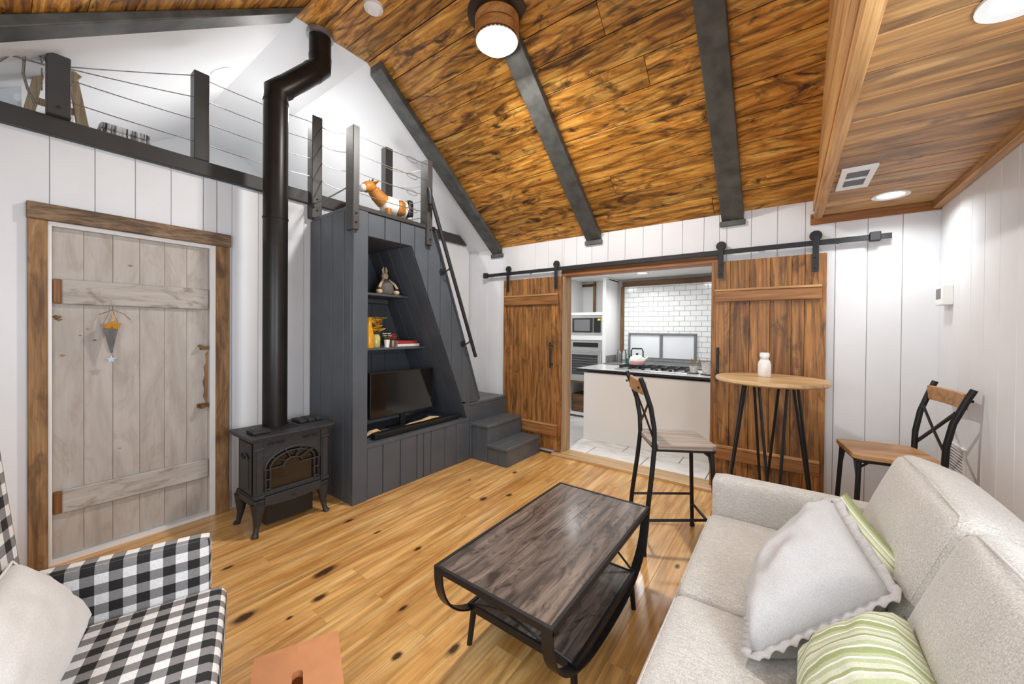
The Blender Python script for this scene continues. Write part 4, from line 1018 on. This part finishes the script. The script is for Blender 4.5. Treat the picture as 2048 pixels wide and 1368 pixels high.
# ================================================================== bar table and bottle
TX, TY, TZ, TR = -.10, 3.25, 1.09, .34
t = thing('bar_table', 'round maple bar table on black hairpin legs', 'table', (TX, TY, 0))
m = MB(); m.lathe([(0, TZ-.032), (TR-.012, TZ-.032), (TR, TZ-.022), (TR, TZ-.008), (TR-.006, TZ), (0, TZ)], n=56); m.build('top', top_wood, t, smooth=50)
m = MB(); m.lathe([(0, TZ-.046), (.2, TZ-.046), (.2, TZ-.032), (0, TZ-.032)], n=28); m.build('mount_plate', black_metal, t)
for k in range(4):
    q = R(45-36+90*k)
    m = MB()
    for dq in (-28, 28):
        a = q+R(dq); m.tube([(.17*math.cos(a), .17*math.sin(a), TZ-.045), (.262*math.cos(q)+.012*math.cos(a), .262*math.sin(q)+.012*math.sin(a), .012)], .0095, 8)
    m.tube([(.265*math.cos(q), .265*math.sin(q), .02), (.27*math.cos(q), .27*math.sin(q), 0)], .018, 8); m.build('hairpin_leg', black_metal, t)
t = thing('milk_bottle', 'white ceramic milk bottle on the round bar table', 'bottle', (-.135, 3.33, TZ))
m = MB(); m.lathe([(0, 0), (.036, 0), (.041, .006), (.042, .09), (.036, .112), (.027, .125), (.026, .14), (.031, .144), (.031, .17), (.028, .175), (.022, .172), (0, .165)], n=28); m.build('body', ceramic, t)
m = MB(); m.tube([(.028*math.cos(q), .028*math.sin(q), .132) for q in [k*PI/8 for k in range(16)]], .0014, 5, True); m.build('neck_wire', galv, t)

# ================================================================== armchair, pillow, step stool
t = thing('gingham_armchair', 'black and white gingham armchair near the grey door', 'armchair', (-1.41, .41, 0), R(70.7))
def arb(name, x0, x1, y0, y1, z0, z1, r, crown=(0, 0, 0), n=10, rot=None, ce=None):
    m = MB(); m.rbox(ce or ((x0+x1)/2, (y0+y1)/2, (z0+z1)/2), (x1-x0, y1-y0, z1-z0), r, n, crown, rot); return m.build(name, check, t, smooth=180)
arb('seat_cushion', -.50, .0, -.44, .29, .33, .47, .03, (.004, .004, .012), 14)
arb('base', -.60, -.02, -.50, .345, .1, .33, .02)
arb('arm', -.62, -.05, .293, .365, .12, .645, .018)
arb('arm', -.62, -.05, -.515, -.443, .12, .645, .018)
arb('backrest', -.07, .07, -.535, .385, .0, .84, .04, (.0, 0, 0), 12, Matrix.Rotation(R(-6), 3, 'Y'), (-.585, -.075, .70))
for x in (-.58, -.06):
    for y in (-.45, .3):
        m = MB(); m.tube([(x, y, .1), (x, y, 0)], [.024, .016], 8); m.build('leg', black_metal, t)
fx = Vector((math.cos(R(70.7)), math.sin(R(70.7)), 0)); fy = Vector((-fx.y, fx.x, 0)); o0 = Vector((-1.41, .41, 0))
W = lambda x, y, z: tuple(o0+fx*x+fy*y+Vector((0, 0, z)))
pillow('plain_pillow', 'plain off-white pillow leaning in the gingham armchair', [W(-.335, .225, .525), W(-.32, -.27, .525), W(-.44, -.27, .77), W(-.47, .17, .765)], .12, cotton2, 21, piping=cotton2)

e1 = Vector((.42, .907)); 
t = thing('step_stool', 'terracotta painted step stool with a hand slot', 'stool', (-1.306, .588, 0), math.atan2(-.42, .907))
sw, sh, L1 = .138, .07, .2
arc = [(.055+.017*math.cos(q), .017*math.sin(q)) for q in [PI/2*k/6 for k in range(7)]]
for s in (1, -1):
    pts = [(-L1, 0), (-L1, s*sw), (L1, s*sw), (L1, 0)]+[(x, s*y) for x, y in arc]+[(-x, s*y) for x, y in arc[::-1]]
    m = MB(); m.prism(pts, 'z', .196, .22); m.build('top_board', clay, t, smooth=0)
for x in (-.165, .145):
    m = MB(); m.box(x, x+.022, -.12, .12, 0, .196); m.build('side_board', clay, t, smooth=0, bevel=.003)
m = MB(); m.box(-.143, .145, -.132, -.112, .13, .196); m.box(-.143, .145, .112, .132, .13, .196); m.build('apron', clay, t, smooth=0, bevel=.003)

# ================================================================== lamps, detector, vents, thermostat
def point(name, loc, power, col, r=.05):
    l = bpy.data.lights.new(name, 'POINT'); l.energy = power; l.color = col; l.shadow_soft_size = r
    o = bpy.data.objects.new(name, l); COL.objects.link(o); o.location = loc; o['kind'] = 'helper'; return o
WARM = (1, .965, .92)
t = thing('ceiling_lantern', 'round lantern lamp with wood ring hanging from the middle rafter', 'lamp', (-1.70, 2.11, 3.44))
m = MB(); m.lathe([(0, .24), (.205, .24), (.212, .232), (.212, .222), (.15, .205), (0, .205)], n=36); m.build('canopy', plain('bronze_canopy', srgb(74, 62, 52), .35, metal=.6, nscale=9, namt=.2), t)
for z0 in (.05, .125):
    m = MB(); m.lathe([(.148, z0), (.158, z0), (.158, z0+.062), (.148, z0+.062), (.148, z0)], n=36); m.build('wood_ring', fix_wood, t, smooth=50)
m = MB(); m.lathe([(.143, .035), (.15, .035), (.15, .21), (.143, .21), (.143, .035)], n=36); m.build('metal_drum', brass, t, smooth=50)
m = MB(); m.lathe([(0, -.028), (.06, -.024), (.1, -.008), (.115, .02), (.116, .04), (0, .04)], n=32); m.build('glass_shade', lantern_glow, t)
m = MB(); m.lathe([(.112, .02), (.15, .03), (.15, .04), (.112, .04), (.112, .02)], n=32); m.build('rim', white_plastic, t)
m = MB(); m.tube([(0, 0, .24), (0, 0, .30)], .06, 16); m.build('mount', beam_iron, t)
area('lantern_light', (-1.69, 2.12, 3.40), .2, 40, WARM, shape='DISK')
t = thing('smoke_detector', 'white round smoke detector on the ceiling', 'smoke detector', (-2.52, 1.66, 3.78))
m = MB(); m.lathe([(0, 0), (.04, .0), (.052, .012), (.068, .02), (.07, .05), (0, .05)], n=28); m.build('housing', white_plastic, t)
m = MB(); m.lathe([(0, -.004), (.012, -.004), (.012, .0), (0, .0)], n=14); m.build('test_button', white_plastic, t)

def downlight(label, loc, nrm, r, power, col):
    t = thing('recessed_light', label, 'lamp', loc, 0, 'recessed lights'); q = Vector((0, 0, -1)).rotation_difference(Vector(nrm)).to_matrix()
    m = MB(); m.lathe([(r*.72, -.004), (r, -.008), (r, 0), (r*.72, 0), (r*.72, -.004)], n=32, mat3=q @ Matrix.Identity(3)); m.build('trim_ring', white_plastic, t)
    m = MB(); m.lathe([(0, -.005), (r*.72, -.003), (r*.72, 0), (0, 0)], n=32, mat3=q); m.build('lens', lens_glow, t)
    p = Vector(loc)+Vector(nrm).normalized()*.02
    area('downlight', p, r*1.4, power, col, Vector((0, 0, -1)).rotation_difference(Vector(nrm)).to_euler(), shape='DISK', spread=150)
DAY = (.95, .98, 1)
downlight('lit recessed light in the soffit beside the white vent', (.53, 3.43, ZS), (0, 0, -1), .092, 3.4, DAY)
downlight('lit recessed light in the soffit at the top right corner', (.50, 1.60, ZS), (0, 0, -1), .092, 1.6, DAY)
nl = (0, math.sin(th_l), -math.cos(th_l)); nr_ = (0, -math.sin(th_r), -math.cos(th_r))
downlight('lit recessed light in the loft behind the second railing post', (-4.07, 1.17, zl(1.17)), nl, .085, 10.5, (1, .97, .93))
downlight('lit recessed light in the loft just right of the stove pipe', (-4.25, 2.09, zr(2.09)), nr_, .085, 9, (1, .97, .93))
downlight('lit recessed light in the kitchen ceiling', (-1.68, 5.42, KZ), (0, 0, -1), .09, 5, DAY)
area('kitchen_light', (-1.0, 4.9, KZ-.03), .3, 7, DAY, shape='DISK'); area('kitchen_light', (-2.45, 4.75, KZ-.03), .2, 7, DAY, shape='DISK')

t = thing('air_vent', 'white rectangular air vent in the oak soffit', 'vent', (.305, 2.93, ZS))
m = MB(); a, b = .075, .185
for x0, x1, y0, y1 in ((-a, -a+.028, -b, b), (a-.028, a, -b, b), (-a+.028, a-.028, -b, -b+.05), (-a+.028, a-.028, b-.05, b), (-a+.028, a-.028, -.008, .008)): m.box(x0, x1, y0, y1, -.012, 0)
m.build('frame', white_plastic, t, smooth=0)
for k in range(16):
    y = -b+.056+k*.0172
    if abs(y) > .012 and y < b-.052: span('louvre', vent_grey, -a+.028, a-.028, y-.004, y+.004, -.008, 0, t, .001)
t = thing('wall_vent', 'white louvred wall vent behind the right bar chair', 'vent', (XC, 3.45, .66))
m = MB()
for y0, y1, z0, z1 in ((-.17, .17, -.09, -.075), (-.17, .17, .075, .09), (-.17, -.155, -.075, .075), (.155, .17, -.075, .075)): m.box(-.012, 0, y0, y1, z0, z1)
m.build('frame', white_plastic, t, smooth=0, bevel=.002)
m = MB(); m.box(-.003, -.001, -.155, .155, -.075, .075); m.build('backing', vent_grey, t, smooth=0)
for k in range(8): span('louvre', white_plastic, -.011, -.003, -.155, .155, -.068+k*.0185, -.06+k*.0185, t, .001)
t = thing('thermostat', 'small white thermostat box on the right wall', 'thermostat', (XC, 3.60, 1.60))
m = MB(); m.box(-.05, 0, -.07, .07, 0, .125); m.build('case', white_plastic, t, smooth=0, bevel=.004)
m = MB(); m.box(-.0515, -.05, -.045, .045, .04, .105); m.build('display', vent_grey, t, smooth=0)

# ================================================================== things in the loft
t = thing('easel_frame', 'weathered wooden easel frame leaning behind the first loft post', 'easel', (-3.76, .225, 2.6))
for y0, y1 in ((.055, .125), (-.055, -.125)):
    m = MB(); m.prism([(y0-.018, .485), (y0+.022 if y0 > 0 else y0+.018, .485), (y1+.03 if y0 > 0 else y1+.02, 0), (y1-.03, 0)], 'x', -.02, .02); m.build('leg', easel_wood, t, smooth=0, bevel=.003)
m = MB(); m.prism([(-.02, .30), (.02, .30), (.1, .44), (.06, .46)], 'x', .02, .04); m.prism([(-.1, .2), (.11, .2), (.11, .24), (-.1, .24)], 'x', -.04, -.02); m.build('brace', easel_wood, t, smooth=0)
t = thing('striped_blanket', 'folded grey striped blanket on the loft floor', 'blanket', (-3.72, .51, 2.6))
for k, (h0, h1) in enumerate(((0, .05), (.05, .1), (.1, .142))):
    m = MB(); m.rbox((0, .0, (h0+h1)/2), (.3, .26-.01*k, h1-h0), .018, 6); m.build('fold', blanket_m, t, smooth=180)

# ================================================================== kitchen
t = thing('oven_cabinet', 'tall white cabinet housing the microwave and oven', 'cabinet', (-2.6, 5.76, KF)); ox, oy, oz = t.location
def ks(name, mat, a, b, c, d, e, f, par=t, ch=.002): return span(name, mat, a-ox, b-ox, c-oy, d-oy, e-oz, f-oz, par, ch)
ks('side_panel', kit_white, -2.30, -2.245, 5.49, 5.998, KF, KZ-.002); ks('side_panel', kit_white, -2.93, -2.86, 5.49, 5.998, KF, KZ-.002)
for z0, z1 in ((1.655, 1.70), (1.26, 1.335), (.06, .10)): ks('rail', kit_white, -2.86, -2.30, 5.49, 5.998, z0, z1)
ks('rail', kit_wood_x, -2.86, -2.30, 5.485, 5.998, .575, .60)
ks('back_panel', kit_white, -2.86, -2.30, 5.98, 5.998, KF, KZ-.002)
ks('trim_post', kit_wood, -2.66, -2.62, 5.94, 5.98, 1.70, KZ-.002); ks('trim_rail', kit_wood_x, -2.86, -2.62, 5.93, 5.98, 2.16, 2.2)
ks('drawer', kit_wood_x, -2.83, -2.33, 5.55, 5.98, .10, .38); ks('edge_strip', kit_wood_x, -2.30, -2.245, 5.6, 5.998, 2.2, 2.22)
t = thing('microwave', 'stainless microwave built in above the oven', 'microwave', (-2.58, 5.6, 1.336)); 
m = MB(); m.box(-.275, .275, -.1, .35, 0, .316); m.build('case', steel, t, smooth=0, bevel=.003)
m = MB(); m.box(-.235, .12, -.104, -.1, .045, .275); m.build('door_window', tv_black, t, smooth=0)
m = MB(); m.box(-.2, .07, -.1055, -.104, .07, .25); m.build('door_mesh', vent_grey, t, smooth=0)
m = MB(); m.box(.13, .25, -.104, -.1, .045, .275); cp = m.build('control_panel', plastic_black, t, smooth=0)
m = MB(); m.box(.2, .245, -.106, -.104, .235, .262); m.build('display', led_orange, cp, smooth=0)
t = thing('wall_oven', 'stainless built-in oven below the microwave', 'oven', (-2.58, 5.6, .602))
m = MB(); m.box(-.275, .275, -.1, .35, 0, .652); m.build('case', steel, t, smooth=0, bevel=.003)
m = MB(); m.box(-.22, .21, -.104, -.1, .55, .62); m.build('control_panel', plastic_black, t, smooth=0)
m = MB(); m.box(-.272, .272, -.125, -.1, .02, .51); dr = m.build('door', steel, t, smooth=0, bevel=.004)
m = MB(); m.box(-.225, .215, -.128, -.125, .11, .43); m.build('window', mesh_dark, dr, smooth=0)
for k in range(7):
    m = MB(); m.box(-.225, .215, -.1295, -.128, .14+.04*k, .143+.04*k); m.build('rack_bar', steel, dr, smooth=0)
m = MB(); m.tube([(-.24, -.16, .475), (.24, -.16, .475)], .01, 10); m.build('handle', steel, dr)

t = thing('kitchen_peninsula', 'cream kitchen peninsula cabinet behind the bar chair', 'cabinet', (-1.2, 4.8, KF)); ox, oy, oz = t.location
ks('front_panel', pen_white, -2.11, .3, 4.455, 4.475, KF+.005, .88, t); ks('body', pen_white, -2.09, .3, 4.475, 5.12, KF+.005, .88, t); ks('end_panel', pen_white, -2.11, -2.09, 4.475, 5.12, KF+.005, .88, t)
t = thing('peninsula_worktop', 'pale polished worktop with dark edge on the peninsula', 'worktop', (-1.2, 4.8, .90)); ox, oy, oz = t.location
ks('edge', quartz_edge, -2.20, .3, 4.42, 5.16, .9025, .926, t); ks('surface', quartz, -2.196, .3, 4.424, 5.156, .926, .930, t, .001)
t = thing('back_counter', 'grey back counter under the framed window', 'worktop', (-1.3, 5.7, KF)); ox, oy, oz = t.location
ks('base', kit_white, -2.24, .3, 5.42, 5.99, KF+.005, .885, t); ks('top', plain('grey_counter', srgb(132, 132, 132), .2, nscale=20, namt=.15), -2.24, .3, 5.40, 5.99, .885, .925, t)
ks('splash', MATS['grey_counter'], -2.243, -2.225, 5.5, 5.98, .926, 1.03, t); ks('splash', MATS['grey_counter'], -1.05, .3, 5.965, 5.985, .926, 1.0, t)
t = thing('gas_cooktop', 'black gas cooktop on the peninsula worktop', 'cooktop', (-1.33, 4.83, .9305))
m = MB(); m.box(-.43, .42, -.24, .24, 0, .012); m.build('plate', steel, t, smooth=0, bevel=.003)
for k in range(3):
    x = -.28+.27*k; m = MB()
    for y in (-.1, .06, .2): m.box(x-.125, x+.125, y-.008, y+.008, .03, .045)
    for xx in (x-.12, x, x+.12): m.box(xx-.008, xx+.008, -.12, .22, .012, .045)
    m.build('grate', plastic_black, t, smooth=0)
for k in range(4):
    m = MB(); m.lathe([(0, 0), (.02, 0), (.018, .02), (0, .022)], (-.25+.16*k, -.19, .012), 14); m.build('knob', plastic_black, t)
t = thing('tea_kettle', 'white enamel tea kettle with black handle on the cooktop', 'kettle', (-1.56, 4.86, .977))
m = MB(); m.lathe([(0, 0), (.085, 0), (.098, .01), (.1, .05), (.085, .1), (.05, .125), (0, .13)], n=26); m.build('body', ceramic, t)
m = MB(); m.lathe([(.0985, .012), (.1012, .02), (.1012, .05), (.0985, .055), (.0985, .012)], n=26); m.build('pink_band', plain('dusty_pink_enamel', srgb(214, 160, 158), .3, nscale=20, namt=.1), t)
m = MB(); m.lathe([(0, .125), (.014, .13), (.016, .15), (0, .156)], n=12); m.build('lid_knob', plastic_black, t)
m = MB(); m.tube([(-.075, 0, .1), (-.075, 0, .18), (-.06, 0, .21), (.06, 0, .21), (.075, 0, .18), (.075, 0, .1)], .009, 8); m.build('handle', plastic_black, t)
m = MB(); m.tube([(.08, 0, .06), (.12, 0, .09), (.145, 0, .115)], [.022, .016, .011], 10); m.build('spout', ceramic, t)
def crockpot(label, loc, r, h, spoons):
    t = thing('utensil_crock', label, 'crock', loc, 0, 'crocks on the worktop')
    m = MB(); m.lathe([(0, .008), (r*.8, .008), (r, h), (r*.9, h), (r*.7, .02), (0, .02)], n=22); m.build('pot', crock, t)
    m = MB(); m.lathe([(0, 0), (r*1.1, 0), (r*1.15, .008), (0, .008)], n=22); m.build('saucer', plastic_black, t)
    for k in range(spoons):
        a = k*2.2; tip = Vector((r*1.0*math.cos(a), r*.8*math.sin(a), h+.05))
        m = MB(); m.tube([(0, 0, .03), tuple(tip*.8), tuple(tip), tuple(tip+Vector((r*.2*math.cos(a), r*.2*math.sin(a), .035)))], [.005, .006, .022, .01], 8, flat=.5); m.build('wooden_spoon', spoon_wood, t)
crockpot('speckled crock holding wooden spoons on the worktop', (-.87, 4.75, .9305), .05, .085, 4)
crockpot('larger speckled crock at right end of the worktop', (-.715, 4.70, .9305), .07, .14, 0)
t = thing('green_pot', 'small green enamel pot on the back counter', 'pot', (-1.93, 5.7, .9255))
m = MB(); m.lathe([(0, 0), (.06, 0), (.068, .02), (.066, .07), (0, .075)], n=20); m.build('pot', green_glass, t)
m = MB(); m.tube([(-.02, 0, .07), (-.01, 0, .12), (.02, 0, .12), (.03, 0, .07)], .007, 6); m.build('handle', plastic_black, t)
for i, (x, lab) in enumerate(((-2.12, 'clear glass jar next to the white oven cabinet'), (-2.03, 'clear glass jar beside the green pot'))):
    t = thing('glass_jar', lab, 'jar', (x, 5.72, .9255), 0, 'jars on the back counter')
    m = MB(); m.lathe([(0, 0), (.032, 0), (.036, .01), (.034, .14), (.026, .16), (.026, .18), (0, .18)], n=18); m.build('jar', clear, t)
    m = MB(); m.lathe([(0, .18), (.029, .18), (.029, .2), (0, .2)], n=18); m.build('lid', galv, t)
